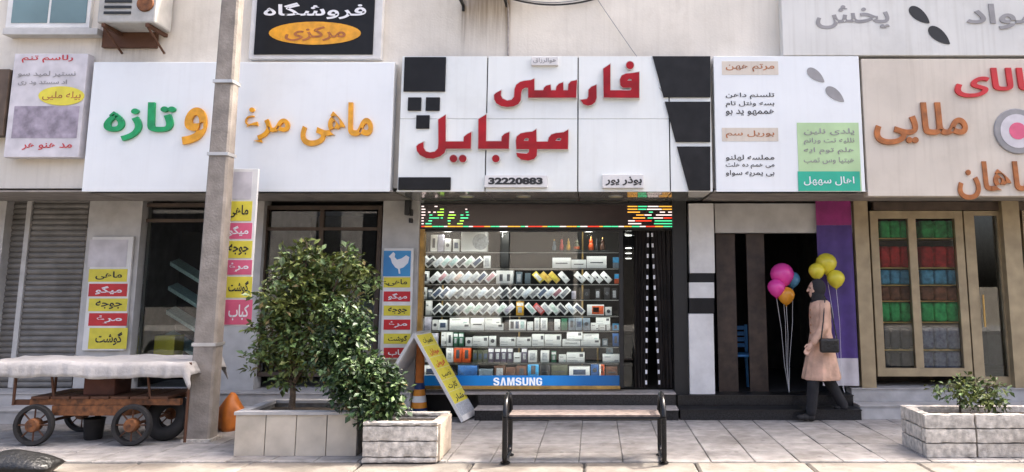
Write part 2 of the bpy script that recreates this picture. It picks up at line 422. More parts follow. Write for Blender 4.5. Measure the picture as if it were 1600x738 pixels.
# ------------------------------------------------------------------ setting
YS, YW, YG, YL = 8.97, 9.13, 10.10, 10.03        # sign faces, upper wall, shop glass, LED board
ZS = zat(300, YS)                                # underside of the projecting upper storey
MB().box(-300, 300, -300, 300, -.30, -.20).build('ground', mat['earth'], kind='structure')
MB().box(-60, 60, -7.0, 6.84, -.195, -.15).build('road', mat['asphalt'], kind='structure')
pav = MB().box(-14, 11, 7.425, 9.88, -.19, -.012).build('pavement', mat['mortar'], kind='structure')
far_pav = MB().box(-40, 40, -11, -7.0, -.195, -.02).build('far_pavement', mat['paver'], kind='structure')
def tile_mesh(sx, sy, h, ch, m):
    q = MB(); a, b = sx/2, sy/2
    v = [(-a,-b,0),(a,-b,0),(a,b,0),(-a,b,0),(-a,-b,h-ch),(a,-b,h-ch),(a,b,h-ch),(-a,b,h-ch),(-a+ch,-b+ch,h),(a-ch,-b+ch,h),(a-ch,b-ch,h),(-a+ch,b-ch,h)]
    q.add(v, [(0,1,5,4),(1,2,6,5),(2,3,7,6),(3,0,4,7),(4,5,9,8),(5,6,10,9),(6,7,11,10),(7,4,8,11),(8,9,10,11),(0,3,2,1)])
    return q.mesh('tile', m, Vector())
tm = tile_mesh(.392, .392, .035, .005, mat['paver'])
for j in range(6):
    for i in range(34):
        X = -7.55 + .4 * i; Y = 7.645 + .4 * j
        o = link('paving_tile', tm, (X, Y, -.035 + rnd.uniform(-.003, .003)), pav)
        o.rotation_euler = (rnd.uniform(-.004, .004), rnd.uniform(-.004, .004), rnd.choice((0, 1, 2, 3)) * math.pi / 2)
kerb = MB().box(-14, 11, 6.86, 7.42, -.19, -.05).build('kerb_foundation', mat['mortar'], kind='structure')
km = tile_mesh(.988, .56, .20, .018, mat['kerb'])
for i in range(15):
    o = link('kerb_stone', km, (-7.6 + i, 7.14, -.205 + rnd.uniform(-.006, .004)), kerb)
    o.rotation_euler = (rnd.uniform(-.004, .004), 0, rnd.uniform(-.006, .006))

# the building that carries all the shops
stain_band(mat['plaster'], xat(721, 40, YW), xat(797, 40, YW), zat(0, YW), zat(100, YW), (.27,.20,.14), .75)
stain_band(mat['plaster'], xat(721, 40, YW), xat(727, 40, YW), zat(-20, YW), zat(110, YW), (.12,.09,.06), .9)
stain_band(mat['plaster'], xat(788, 40, YW), xat(797, 40, YW), zat(-40, YW), zat(130, YW), (.22,.15,.08), .9)
stain_band(mat['plaster'], xat(150, 80, YW), xat(250, 80, YW), zat(40, YW), zat(120, YW), (.17,.12,.08), .6)
bd = thing('commercial_building', (0, 10.2, 0), 'long cream plastered building with a projecting upper storey above the row of shops', 'building')
BX0, BX1 = -12.5, 9.5
MB().box(BX0, BX1, YW, YW + .2, ZS + .06, 5.68).build('upper_wall', mat['plaster'], bd)
MB().box(BX0, BX1, YW - .05, 16, 5.683, 5.8).build('roof_slab', mat['concrete'], bd)
MB().box(BX0, BX1, YW + .203, 16, ZS + .06, ZS + .3).build('floor_slab', mat['soffit_dull'], bd)
MB().box(BX0, BX1, 15.8, 16, -.19, ZS + .057).build('rear_wall', mat['plaster'], bd)
MB().box(BX0, BX1, 15.8, 16, ZS + .303, 5.68).build('rear_wall', mat['plaster'], bd)
for X in (BX0, BX1 - .2):
    MB().box(X, X + .2, 10.2, 15.797, -.19, ZS + .057).build('side_wall', mat['plaster'], bd)
    MB().box(X, X + .2, YW + .203, 15.797, ZS + .303, 5.68).build('side_wall', mat['plaster'], bd)
# floors and partitions of the shops
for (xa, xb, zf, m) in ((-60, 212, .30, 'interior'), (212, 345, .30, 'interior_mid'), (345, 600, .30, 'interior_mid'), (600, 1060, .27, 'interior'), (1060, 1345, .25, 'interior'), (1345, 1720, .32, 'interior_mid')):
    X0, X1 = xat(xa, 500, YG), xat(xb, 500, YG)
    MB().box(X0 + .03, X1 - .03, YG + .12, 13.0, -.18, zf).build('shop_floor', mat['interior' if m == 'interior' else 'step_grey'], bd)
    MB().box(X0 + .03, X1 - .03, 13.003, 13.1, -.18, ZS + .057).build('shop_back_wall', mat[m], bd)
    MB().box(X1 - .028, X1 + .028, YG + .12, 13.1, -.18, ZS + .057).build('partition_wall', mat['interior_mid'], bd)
def pillar(x0, x1, y, m, Y=9.98, d=.22, z0=-.18):
    X0, X1 = xat(x0, y, Y), xat(x1, y, Y)
    return MB().box(X0, X1, Y, Y + d, z0, ZS + .055).build('pillar', mat[m], bd)
pillar(128, 212, 450, 'pillar_grey'); pillar(333, 405, 450, 'pillar_grey'); pillar(594, 652, 450, 'pillar_grey')
pillar(1052, 1074, 450, 'black'); pillar(1340, 1362, 450, 'gold_frame'); pillar(-60, -4, 450, 'pillar_grey'); pillar(1575, 1602, 450, 'gold_frame')
# soffits in front of the shop fronts
def soffit(x0, x1, m, seams):
    X0, X1 = xat(x0, 300, YS), xat(x1, 300, YS)
    xs = [X0] + [xat(s, 300, YS) for s in seams] + [X1]
    for a, b in zip(xs, xs[1:]):
        MB().box(a + .006, b - .006, YS + .003, YL - .02, ZS, ZS + .018).build('soffit_panel', mat[m], bd)
soffit(130, 614, 'soffit_dull', (300, 460)); soffit(618, 1112, 'soffit', (757, 903, 1050)); soffit(1115, 1720, 'soffit_dull', (1345,)); soffit(-120, 128, 'soffit_dull', ())
# steps
def steps(x0, x1, ys, m, mt, lip=.02):
    # ys: (front pixel row of riser foot, tread depth) from the ground up
    z = 0; Yf = ys[0][0]
    for (Y, z1) in ys:
        X0, X1 = xat(x0, 640, 9.7), xat(x1, 640, 9.7)
        Yb = YG + .1
        MB().box(X0, X1, Y + .015, Yb, z, z1 - .014).build('step_riser', mat[m], bd)
        MB().box(X0 - .005, X1 + .005, Y, Yb, z1 - .013, z1).build('step_tread', mat[mt], bd)
        z = z1 + .001
steps(744, 1058, ((9.56, .13), (9.85, .272)), 'granite', 'tread')
MB().box(xat(652, 640, 9.7), xat(743, 640, 9.7), 10.04, 10.2, 0, .24).build('step_riser', mat['black'], bd)
MB().box(xat(652, 640, 9.7), xat(743, 640, 9.7), 9.85, 10.2, .258, .272).build('step_tread', mat['tread'], bd)
steps(-60, 333, ((9.35, .15), (9.68, .30)), 'step_grey', 'step_grey')
steps(334, 640, ((9.35, .15), (9.68, .30)), 'step_grey', 'step_grey')
steps(1062, 1342, ((9.60, .12), (9.88, .25)), 'granite', 'granite')
steps(1343, 1720, ((9.65, .16), (9.95, .32)), 'step_grey', 'step_grey')

# ------------------------------------------------------------------ main sign of the phone shop
sg = thing('shop_sign', at(830, 298, YS), 'white panel shop sign with red raised Persian letters and black squares', 'sign')
sx0, sx1 = xat(624, 190, YS), xat(1112, 190, YS)
MB().box(sx0 + .01, sx1 - .01, YS + .03, YW - .003, ZS + .03, zat(88, YS) - .01).build('sign_frame', mat['seam'], sg)
xs = [sx0, xat(760, 190, YS), xat(903, 190, YS), xat(1046, 190, YS), sx1]
zs = [ZS, zat(186, YS), zat(88, YS)]
for a, b in zip(xs, xs[1:]):
    for k in range(2):
        MB().cbox(((a+b)/2, YS + .014, (zs[k]+zs[k+1])/2), b - a - .014, .028, zs[k+1] - zs[k] - (.004), bev=.003).build('sign_panel', mat['panel_white'], sg)
for (x0, y0, x1, y1) in ((631, 89, 696, 143), (637, 152, 658, 173), (665, 152, 687, 173), (650, 180, 671, 201), (622, 277, 704, 297)):
    bx('black_square', x0, y0, x1, y1, YS - .022, .021, mat['black_panel'], sg, bev=.006)
ed = lambda y: 1019.4 + .27 * (y - 87)
for (y0, y1) in ((88, 152), (159, 222), (229, 298)):
    pts = [at(ed(y0), y0, YS - .02), at(ed(y1), y1, YS - .02), at(1110, y1, YS - .02), at(1110, y0, YS - .02)]
    MB().prism([(p.x, p.z) for p in pts][::1], YS - .02, YS - .001).build('black_block', mat['charcoal_panel'], sg)
def sc_(ox, oy, pts): return [(ox + x / 7.38, oy + y / 7.38) for x, y in pts]
A = lambda p: sc_(760, 85, p); B_ = lambda p: sc_(890, 85, p); C_ = lambda p: sc_(640, 170, p); D_ = lambda p: sc_(760, 170, p)
glyphs = [
 [A([(170,415),(165,470),(185,510),(240,535),(290,525),(318,490),(325,400),(345,350),(390,318),(440,305),(510,298),(553,280),(553,415),(655,415),(665,385),(690,362),(740,350),(745,415),(800,415),(808,370),(835,340),(885,322),(888,415),(940,415),(945,345),(975,312),(1045,297),(1035,500),(482,500),(480,385),(445,385),(412,405),(400,450),(395,530),(365,575),(310,600),(240,607),(170,597),(115,565),(90,520),(88,468),(110,445)])],
 [B_([(310,350),(312,500),(295,550),(255,582),(210,592),(160,575),(125,525),(200,515),(215,490),(218,410),(250,375)])],
 [B_([(388,165),(470,110),(470,415),(700,415),(712,402),(712,385),(612,385),(585,355),(580,290),(600,245),(650,222),(730,215),(803,203),(803,502),(392,498)]), B_([(662,303),(690,280),(715,288),(715,305)])],
 [[(x, y) for x, y in B_(circ(697,125,45))]],
 [C_([(330,125),(415,70),(415,378),(622,378),(625,325),(660,295),(712,268),(705,460),(420,462),(400,510),(350,550),(270,575),(190,570),(120,535),(85,490),(78,435),(100,410),(160,382),(160,450),(185,490),(235,505),(290,495),(325,460),(332,400)])],
 [C_(circ(505,575,43))], [C_(circ(612,575,43))],
 [D_([(-92,120),(-2,65),(-5,375),(172,375),(178,320),(210,290),(265,268),(258,462),(-95,462)])],
 [D_(circ(108,575,43))],
 [D_([(345,465),(340,370),(350,320),(395,285),(460,272),(530,265),(575,235),(578,380),(708,380),(720,335),(750,298),(800,282),(890,272),(945,240),(940,465),(585,465),(580,540),(550,580),(480,598),(400,585),(355,550),(345,510),(465,518),(490,500),(492,467)]),
  D_([(430,370),(440,348),(465,335),(490,345),(482,372)]), D_([(795,370),(812,345),(840,335),(865,345),(852,372)])],
]
for g in glyphs:
    f = outline(g, YS - .058, .010, 0.0, mat['red_letter'], sg, 'letter')
    outline(g, YS - .050, .049, .0075, mat['silver_rim'], f, 'letter_rim')
def plate(x0, y0, x1, y1, body, arabic, tx, m='ink', bold=.02):
    p = bx('name_plate', x0, y0, x1, y1, YS - .045, .044, mat['plate'], sg, bev=.004)
    letters(body, *tx, YS - .050, mat[m], p, 'plate_lettering', .004, bold, arabic)
plate(757, 274, 855, 293, '32220883', False, (763, 277.5, 848, 288.5), bold=.055)
plate(941, 273, 1006, 294, 'بوذر پور', True, (946, 276, 1003, 291), bold=.03)
plate(830, 89, 872, 102, 'هوالرزاق', True, (833, 90.5, 869, 99), 'ink_grey', .01)

# upper wall fittings over the sign: cooler, pipe, cables
ac = thing('air_conditioner', at(758, 6, 8.6), 'grey air conditioner above the phone shop sign, cut by the top edge', 'air conditioner')
X0, X1 = xat(716, 0, 8.5), xat(800, 0, 8.5)
MB().cbox(((X0+X1)/2, 8.80, zat(-14, 8.62) + .30), X1 - X0, .36, .56, bev=.02).build('casing', mat['ac_grey'], ac)
for x in (724, 792):
    X = xat(x, 0, 9.1); z = zat(-14, 8.62) + .018
    MB().box(X - .015, X + .015, 8.62, YW - .003, z - .03, z).build('bracket', mat['black'], ac)
    MB().box(X - .014, X + .014, YW - .035, YW - .0035, zat(18 if x < 750 else 6, YW), z - .031).build('bracket_plate', mat['black'], ac)
q = MB(); q.smooth = True
q.tube([at(788, -14, 9.0), at(791, 2, 9.03), at(794, 12, 9.10), at(794.5, 30, 9.115), at(794, 87, 9.115)], .011, 8)
q.build('drain_pipe', mat['tread'], label='thin beige drain pipe running down the wall to the sign', cat='pipe')
def cable(pts, r, m, lab, name='cable'):
    q = MB(); q.smooth = True; q.tube(pts, r, 6); return q.build(name, mat[m], label=lab, cat='cable')
def sag(a, b, d, n=14):
    return [a.lerp(b, i / n) - Vector((0, 0, d * 4 * (i / n) * (1 - i / n))) for i in range(n + 1)]
cable(sag(at(795, -3, 9.08), at(938, -4, 9.08), .09), .012, 'wire', 'thick black cable sagging across the wall above the sign')
cable(sag(at(797, -5, 9.05), at(936, -8, 9.05), .085), .007, 'wire_grey', 'thin grey cable sagging beside the thick black cable')
cable(sag(at(930, -6, 9.1), at(1041, 152, YS - .01), .015), .0045, 'wire_grey', 'thin straight wire slanting from the wall down to the sign', 'wire')

# ------------------------------------------------------------------ LED board
led = thing('led_board', at(850, 357, YL), 'long dark LED message board with green and amber pixels under the sign', 'LED board')
bx('casing', 655, 317, 1060, 358, YL, .07, mat['black'], led, bev=.004)
bx('screen', 658, 320, 1057, 355.5, YL - .004, .003, mat['led_face'], led)
rows = [322.8, 327.2, 331.7, 336.2, 340.8, 345.3, 349.7]
def dash(q, x0, x1, y, Y=YL - .008):
    X0, X1, Z0, Z1 = rect(x0, y - .8, x1, y + .8, Y); q.box(X0, X1, Y, Y + .0035, Z0, Z1)
segs = {'led_white': [(658.5,662.5,0),(658.5,664.5,1),(658.5,664.5,2),(658.5,664.5,3),(658.5,662,4),(658.5,662,5),(658.5,662,6),(679,683.5,0),(677,681,2),(727,730,1),(702,709.5,2),(669,672.5,2)],
 'led_lime': [(687.5,693.5,1),(683,693.5,2),(684,693,3),(700.5,712,3),(699.5,710,4),(714.5,723,6),(718.5,724.5,5),(700,703.5,6)],
 'led_green': [(665,674,6),(699.5,704,5),(719.5,731.5,4),(669.5,675,5)],
 'led_teal': [(670.5,686,4),(688.5,692,4),(671,675.5,3),(719.5,724,3),(728.5,733,3),(727.5,732,2)]}
for mname, ss in segs.items():
    q = MB()
    for (a, b, r) in ss: dash(q, a, b, rows[r])
    q.build('pixel_text', mat[mname], led, kind='stuff')
am = {'led_amber': [(980.5,996,0),(1030,1057,0),(980.5,996,1),(1035,1057,1),(980.5,1000,2),(994,1006,3),(989,1008,4)],
 'led_teal': [(997,1011,0),(997,1010,1),(1012,1020,4),(1023,1057,5),(1022,1057,6),(1014,1020,2)],
 'led_white': [(1012,1029,0),(1011,1034,1),(1031,1039,2),(1044,1057,2),(1007,1018,3),(1025,1057,3),(1021,1036,4),(981.5,992,5),(981.5,1002,6)],
 'led_red': [(993,1018,5),(1037,1057,4)]}
for mname, ss in am.items():
    q = MB()
    for (a, b, r) in ss: dash(q, a, b, rows[r])
    q.build('pixel_text', mat[mname], led, kind='stuff')
qs = {k: MB() for k in ('led_white', 'led_red', 'led_amber', 'led_teal')}
x = 658.5; i = 0; cyc = ['led_red','led_amber','led_teal','led_teal','led_white','led_amber','led_amber','led_teal','led_white','led_red']
while x < 1056:
    wdt = 5 + (i * 7 % 9); dash(qs[cyc[i % 10]], x, min(x + wdt - .5, 1057), 354.1); x += wdt; i += 1
for k, q in qs.items(): q.build('pixel_border', mat[k], led, kind='stuff')
# ------------------------------------------------------------------ phone shop front
sf = thing('shop_window', at(815, 606, YG), 'large glazed display window with gold frame below the LED board', 'shop window')
bx('jamb', 652, 357, 659.5, 603, YG - .06, .10, mat['wood_gold'], sf, bev=.004)
bx('head_rail', 660, 357.5, 972, 362, YG - .02, .08, mat['black'], sf)
bx('bottom_rail', 652, 603.5, 969, 608.5, YG - .06, .12, mat['wood_gold'], sf, bev=.004)
bx('mullion', 968, 358, 974, 606, YG - .03, .08, mat['black'], sf)
bx('pane', 660, 362.5, 783, 603, YG, .008, mat['glass'], sf)
bx('pane', 783.3, 362.5, 905, 603, YG, .008, mat['glass'], sf)
bx('pane', 905.3, 362.5, 967.5, 603, YG, .008, mat['glass'], sf)
bp = bx('blue_fascia', 659.8, 587, 968, 603, YG - .012, .010, mat['blue_backlit_print'], sf)
def block_word(word, x0, y0, x1, y1, Y, m, parent, name, gap=.16):
    S = [(0,.30),(0,.22),(.12,.04),(.4,0),(.7,0),(.92,.10),(1,.28),(1,.40),(.9,.54),(.34,.70),(.30,.76),(.36,.84),(.6,.84),(.68,.78),(.68,.70),(.98,.70),(.98,.80),(.86,.95),(.6,1),(.36,1),(.12,.93),(0,.76),(0,.64),(.1,.52),(.66,.34),(.70,.26),(.64,.16),(.4,.16),(.32,.22),(.32,.30)]
    GL = {'S': S, 'A': [(0,0),(.33,0),(.5,.72),(.67,0),(1,0),(.68,1),(.32,1)], 'M': [(0,0),(.24,0),(.24,.70),(.39,0),(.61,0),(.76,.70),(.76,0),(1,0),(1,1),(.66,1),(.5,.34),(.34,1),(0,1)],
          'U': [(0,1),(0,.24),(.14,.05),(.4,0),(.6,0),(.86,.05),(1,.24),(1,1),(.68,1),(.68,.26),(.6,.17),(.4,.17),(.32,.26),(.32,1)],
          'N': [(0,0),(.29,0),(.29,.62),(.66,0),(1,0),(1,1),(.71,1),(.71,.38),(.34,1),(0,1)],
          'G': [(1,.54),(.5,.54),(.5,.40),(.70,.40),(.70,.22),(.62,.16),(.42,.16),(.33,.24),(.33,.76),(.42,.84),(.6,.84),(.69,.77),(.69,.68),(1,.68),(1,.78),(.86,.95),(.6,1),(.4,1),(.13,.94),(0,.76),(0,.24),(.13,.06),(.4,0),(.6,0),(.87,.06),(1,.24)]}
    wd = {'M': 1.25}; tot = sum(wd.get(k, 1) for k in word) + gap*(len(word) - 1); x = x0; un = (x1 - x0)/tot
    for k in word:
        wk = wd.get(k, 1)*un
        outline([[(x + px_*wk, y1 - pz_*(y1 - y0)) for px_, pz_ in GL[k]]], Y, .004, 0, mat[m], parent, name); x += wk + gap*un
block_word('SAMSUNG', 771, 590.3, 847, 602.6, YG - .016, 'lit_white', bp, 'fascia_letter')
# display fittings behind the glass
YB = 10.34                                        # front of the shelves' goods
YR = 10.62
case = thing('display_shelving', at(815, 600, YR), 'dark display shelving with thin shelves behind the shop glass', 'shelving')
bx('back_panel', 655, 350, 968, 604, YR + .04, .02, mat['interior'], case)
nsl = 0
for y in (396, 419.5, 443.5, 467.5, 492.5, 515.5, 540, 565, 589):
    X0, X1, _, z = rect(657, y, 967, y + 2, YB + .08)
    zz = zat(y, YB + .08)
    if y == 396: zz += .012
    if y != 396: MB().box(X0, X1, YB - .12, YR + .03, zz - .008, zz).build('shelf_board', mat['shelf'], case)
    if y < 570:  # strip lights added under the shelves to brighten the box fronts
        ls_ = thing('added_strip_light', Vector(((X0 + X1)/2, YB - .10, zz - .02)), f'added thin white strip light under the edge of the {("topmost", "first long", "second", "third", "fourth", "fifth", "sixth", "lowest lit")[nsl]} shelf', 'lamp', 'added strip lights under the shelves'); nsl += 1
        MB().box(X0 + .01, X1 - .01, YB - .118, YB - .098, zz - .016, zz - .0085).build('housing', mat['alu'], ls_)
        MB().box(X0 + .02, X1 - .02, YB - .0975, YB - .094, zz - .015, zz - .009).build('diffuser', mat['lamp'], ls_)
        ld = bpy.data.lights.new('added_strip_glow', 'AREA'); ld.shape = 'RECTANGLE'; ld.size = X1 - X0 - .06; ld.size_y = .012; ld.energy = 0.42; ld.color = (1, .98, .95)
        lo = bpy.data.objects.new('added_strip_glow', ld); COL.objects.link(lo); lo.parent = ls_; lo.location = (0, .012, -.002); lo.rotation_euler = (R(38), 0, 0)
bx('post', 783, 359, 795, 418, YR - .22, .06, mat['black'], case)  # black bar imitating a dark strip mirrored in the glass
for (x, y0, y1) in ((910, 362, 588), (811, 470, 588), (934, 540, 588), (690, 445, 588)):
    X = xat(x, (y0+y1)/2, YR)
    q = MB(); q.smooth = True; q.tube([(X, YR, zat(y1, YR)), (X, YR, zat(y0, YR))], .012, 8); q.build('brass_post', mat['brass'], case)
def lampthing(x, y, Y, lab, hang=False):
    p = at(x, y, Y)
    t = thing('downlight', p, lab, 'lamp', 'ceiling downlights of the phone shop')
    MB().lathe(p, [(.055, .002), (.06, .0), (.06, .03), (.04, .035)], 18).build('rim', mat['alu'], t)
    MB().lathe(p, [(.042, -.004), (.045, .0015)], 18).build('lens', mat['lamp'], t)
    if hang: MB().tube([p + Vector((0, 0, .034)), Vector((p.x, p.y, ZS + .058))], .006, 6).build('stem', mat['black'], t)
    if hang: return
    ld = bpy.data.lights.new('downlight_light', 'POINT'); ld.energy = 0.7; ld.color = (1, .95, .88); ld.shadow_soft_size = .05
    lo = bpy.data.objects.new('downlight_light', ld); COL.objects.link(lo); lo.parent = t; lo.location = (0, 0, -.03)
lampthing(787, 361.5, 10.20, 'small white downlight behind the glass at the top of the dark bar')
for k, (y, Y) in enumerate(((368, 10.6), (388, 11.3), (396, 11.7), (404, 12.1))):
    lampthing(982, y, Y, ('nearest', 'second', 'third', 'farthest')[k] + ' of the four hanging lamps receding inside the doorway', True)
for k, x in enumerate((730, 818, 962)):
    p = at(x, 308, 9.45); p.z = ZS - .001
    t = thing('downlight', p, ('left', 'middle', 'right')[k] + ' recessed round lamp in the grey soffit under the sign', 'lamp', 'recessed soffit lamps')
    MB().lathe(p, [(.085, -.006), (.09, .0)], 24).build('rim', mat['alu'], t)
    MB().lathe(p, [(.068, -.009), (.07, -.0065)], 24).build('lens', mat['lamp_off'], t)
lampthing(700, 361, 10.32, 'small downlight over the boxes at the left end of the top shelf')
lampthing(920, 361, 10.32, 'small downlight over the bottles at the right end of the top shelf')

ORD = ['first','second','third','fourth','fifth','sixth','seventh','eighth','ninth','tenth','eleventh','twelfth','thirteenth','fourteenth','fifteenth','sixteenth','seventeenth','eighteenth']
pcol = {'grey':(.24,.25,.27),'dark':(.07,.075,.09),'navy':(.07,.10,.17),'teal':(.42,.60,.58),'ice':(.60,.66,.72),'pink':(.58,.30,.33),'lilac':(.55,.50,.62),
        'silver':(.48,.50,.53),'mint':(.55,.68,.60),'wine':(.32,.14,.17),'peach':(.70,.50,.42),'white':(.72,.72,.73)}
for k, c in pcol.items(): D('print_' + k, c, .3, var=.18, scale=45)
for k, c in {'yellow':(.74,.60,.06),'amber':(.78,.42,.03),'gold':(.80,.55,.10),'red':(.60,.06,.05),'orange_red':(.70,.10,.02),'blue':(.03,.12,.35),'bright_blue':(.03,.30,.60),
             'green':(.03,.16,.09),'olive':(.10,.11,.07),'charcoal':(.03,.03,.034),'brown':(.13,.055,.035),'slate':(.10,.14,.17),'purple':(.06,.045,.10),'grey_blue':(.20,.26,.32),'lav':(.45,.43,.52)}.items():
    D('goods_' + k, c, .4, var=.15, scale=25, rand=.08)
PW, PH, PD = .0715, .158, .034
bm_ = MB().cbox((0, 0, 0), PW, PD, PH).mesh('phone_box', mat['carton'], Vector())
fm_ = MB().box(-.024, .024, -PD/2 - .0012, -PD/2 - .0002, -.058, .058).mesh('front_print', mat['print_grey'], Vector())
dm_ = MB().box(-.009, .009, -PD/2 - .0012, -PD/2 - .0002, -.02, .012).mesh('front_print', mat['print_dark'], Vector())
def phone(x, y, tilt, col, lab, body='carton', dot=False, shelf_y=None):
    p = at(x, y, YB)
    a = tilt + rnd.uniform(-3, 3)
    ext = (PW * abs(math.sin(R(a))) + PH * abs(math.cos(R(a)))) / 2
    if shelf_y is not None: p.z = zat(shelf_y, YB + .08) + ext + .0005
    p.y += rnd.uniform(-.012, .012)
    o = link('phone_box', bm_, p, None, lab, 'box', 'tilted phone boxes in the shop window')
    o.rotation_euler = (R(-6), R(a), R(rnd.uniform(-7, 7)))
    if body != 'carton': o.material_slots[0].link = 'OBJECT'; o.material_slots[0].material = mat[body]
    f = bpy.data.objects.new('front_print', dm_ if dot else fm_); COL.objects.link(f); f.parent = o
    if col: f.material_slots[0].link = 'OBJECT'; f.material_slots[0].material = mat[col]
    return o
rowB = ['silver','dark','ice','teal','teal','dark','mint','navy']
for i, c in enumerate(rowB):
    phone([662.5,673,685,697,709,721,733,746][i], 409, 45, 'print_' + c, f'{ORD[i]} tilted phone box from the left on the uppermost row of tilted boxes', shelf_y=419.5)
rowC = ['white','pink','silver','peach','ice','silver','navy','pink']
for i, c in enumerate(rowC):
    phone([680,692,704,716,729,741,753,767][i], 432, 45, 'print_' + c, f'{ORD[i]} tilted phone box from the left on the second row, left of double box', shelf_y=443.5)
for i, (x, b, c) in enumerate(((841,'goods_yellow','print_white'),(853,'goods_gold','goods_amber'),(866,'goods_gold','goods_yellow'),(881,'carton','print_silver'))):
    phone(x, 432, -45, c, ('yellow and white box', 'pale orange box', 'golden yellow box', 'white box')[i] + ' leaning left in the short mixed group on the second row', b, dot=(i in (1, 3)), shelf_y=443.5)
for i, x in enumerate((906, 920, 933, 947)):
    phone(x, 432, -45, 'print_dark', f'{ORD[i]} of four white boxes with dark spots leaning left on second row', dot=True, shelf_y=443.5)
rowD = ['navy','navy','ice','grey','silver','grey','ice','grey','grey','dark','dark','grey','ice','grey','navy','ice','wine']
for i, c in enumerate(rowD + ['grey']):
    phone(683 + i * 11.75, 456, 45, 'print_' + c, f'{ORD[i]} tilted phone box from the left on the third row', shelf_y=467.5)
rowE = ['dark','dark','grey','grey','mint','mint','grey','silver','mint','lilac']
for i, c in enumerate(rowE):
    phone(683 + i * 12.5, 480, 45, 'print_' + c, f'{ORD[i]} tilted phone box from left on the fourth row before orange box', shelf_y=492.5)
for i, (x, b, c) in enumerate(((829,'carton','teal'),(842,'goods_red','pink'),(854,'carton','silver'),(866,'carton','mint'),(879,'carton','dark'),(892,'carton','ice'),(905,'carton','navy'))):
    phone(x, 480, -45, 'print_' + c, f'{ORD[i]} left-leaning box right of the orange box on the fourth row' + (', red' if i == 1 else ''), b, shelf_y=492.5)

# upright goods: x0, y0, x1, body material, print, words; each stands on the shelf of its row
SH = {1: 393.5, 2: 419.5, 3: 443.5, 4: 467.5, 5: 492.5, 6: 515.5, 7: 540, 8: 565, 9: 589}
SN = {1: 'top ledge', 2: 'uppermost row', 3: 'second row', 4: 'third row', 5: 'fourth row', 6: 'fifth row', 7: 'sixth row', 8: 'seventh row', 9: 'bottom row'}
used = {}
def goods(row, x0, y0, x1, body, pr, words, y1=None, dep=None, dy=0.0, name='box'):
    Y = YB + dy; X0, X1, _, Z1 = rect(x0, y0, x1, y0 + 10, Y); Z1 = zat(y0, Y)
    Z0 = zat(SH[row], YB + .08) if y1 is None else zat(y1, Y)
    d = dep or min(.16, max(.03, (X1 - X0) * .6)); Yj = Y + rnd.uniform(-.015, .015)
    lab = f'{words} on the {SN[row]}'
    m = mat[body]
    q = MB().cbox(((X0+X1)/2, Yj + d/2, (Z0+Z1)/2 + .0005), X1 - X0 - .003, d, Z1 - Z0, bev=.0025)
    o = q.build(name, m, None, lab, 'box', 'goods standing in the shop window')
    W, H = X1 - X0, Z1 - Z0
    def pr_(fx0, fz0, fx1, fz1, mm, nm='front_print'):
        MB().box(X0 + fx0*W, X0 + fx1*W, Yj - .0016, Yj - .0002, Z0 + fz0*H, Z0 + fz1*H).build(nm, mat[mm], o)
    if pr == 'phone': pr_(.3, .22, .7, .78, 'print_dark')
    elif pr == 'light': pr_(.2, .15, .8, .8, 'print_silver')
    elif pr == 'lines': pr_(.18, .42, .82, .52, 'print_dark')
    elif pr == 'corner': pr_(.06, .12, .06 + rnd.uniform(.2, .6), .20, 'print_silver', 'front_caption'); pr_(.72, .55, .92, .88, 'print_dark'); pr_(.08, .45, .5, .52, 'print_silver')
    elif pr == 'two': pr_(.2, .2, .38, .72, 'print_dark'); pr_(.62, .2, .8, .72, 'print_dark')
    elif pr == 'three':
        for k in range(3): pr_(.08 + k*.3, .15, .28 + k*.3, .85, ('print_dark','print_navy','print_teal')[k])
    elif pr == 'screen': pr_(.2, .25, .8, .72, 'print_navy')
    elif pr == 'lens' or pr == 'bigdisc':
        r = min(W, H) * (.28 if pr == 'lens' else .42); cx = X0 + W * (.5 if pr == 'lens' else .76)
        MB().lathe((cx, Yj - .004, (Z0+Z1)/2), [(r*.96, 0), (r, .004), (r, .0055)], 20, 'Y').build('front_print', mat['print_dark' if pr == 'lens' else 'print_silver'], o)
    elif pr == 'split': pr_(.02, .5, .98, .98, 'goods_bright_blue')
    elif pr == 'warm': pr_(.3, .12, .97, .9, 'goods_orange_red'); pr_(.36, .3, .7, .75, 'goods_purple', 'front_emblem')
    elif pr is None and body == 'carton': pr_(.12, .62, .12 + rnd.uniform(.2, .5), .72, rnd.choice(('print_silver', 'print_grey'))); pr_(.70, .12, .9, .3, rnd.choice(('print_grey', 'print_silver', 'print_teal')))
    elif pr == 'top': pr_(.08, .7, .92, .92, 'print_white'); pr_(.25, .2, .75, .6, 'print_silver')
    return o
G = goods
G(1,673,367,683.5,'carton','phone','white box with dark phone picture, leftmost,'); G(1,684,367,693.5,'goods_lav',None,'pale lilac box second from left'); G(1,694.5,373.5,704.5,'carton','lens','low white box with a dark round picture'); G(1,708,374,718,'carton','screen','white hang-tab box with a blue picture'); G(1,721,362.8,761,'carton','bigdisc','wide white box with a large grey disc')
bx('ledge_board', 660, 393.5, 768, 394.8, YB - .02, .2, mat['shelf'], case); bx('ledge_board', 860, 391.5, 952, 392.8, YB - .02, .2, mat['shelf'], case)
G(2,755.5,400,766.5,'carton','light','upright white box at the end of the tilted boxes')
G(2,863,403,892,'carton','lines','long white router box nearest the middle'); G(2,892.5,406,916,'carton','lines','lower white router box between two taller ones'); G(2,916.5,400.5,948,'carton','lines','tall white router box farthest right'); G(2,957.5,402,967,'goods_grey_blue','split','small blue and pale box at the right end')
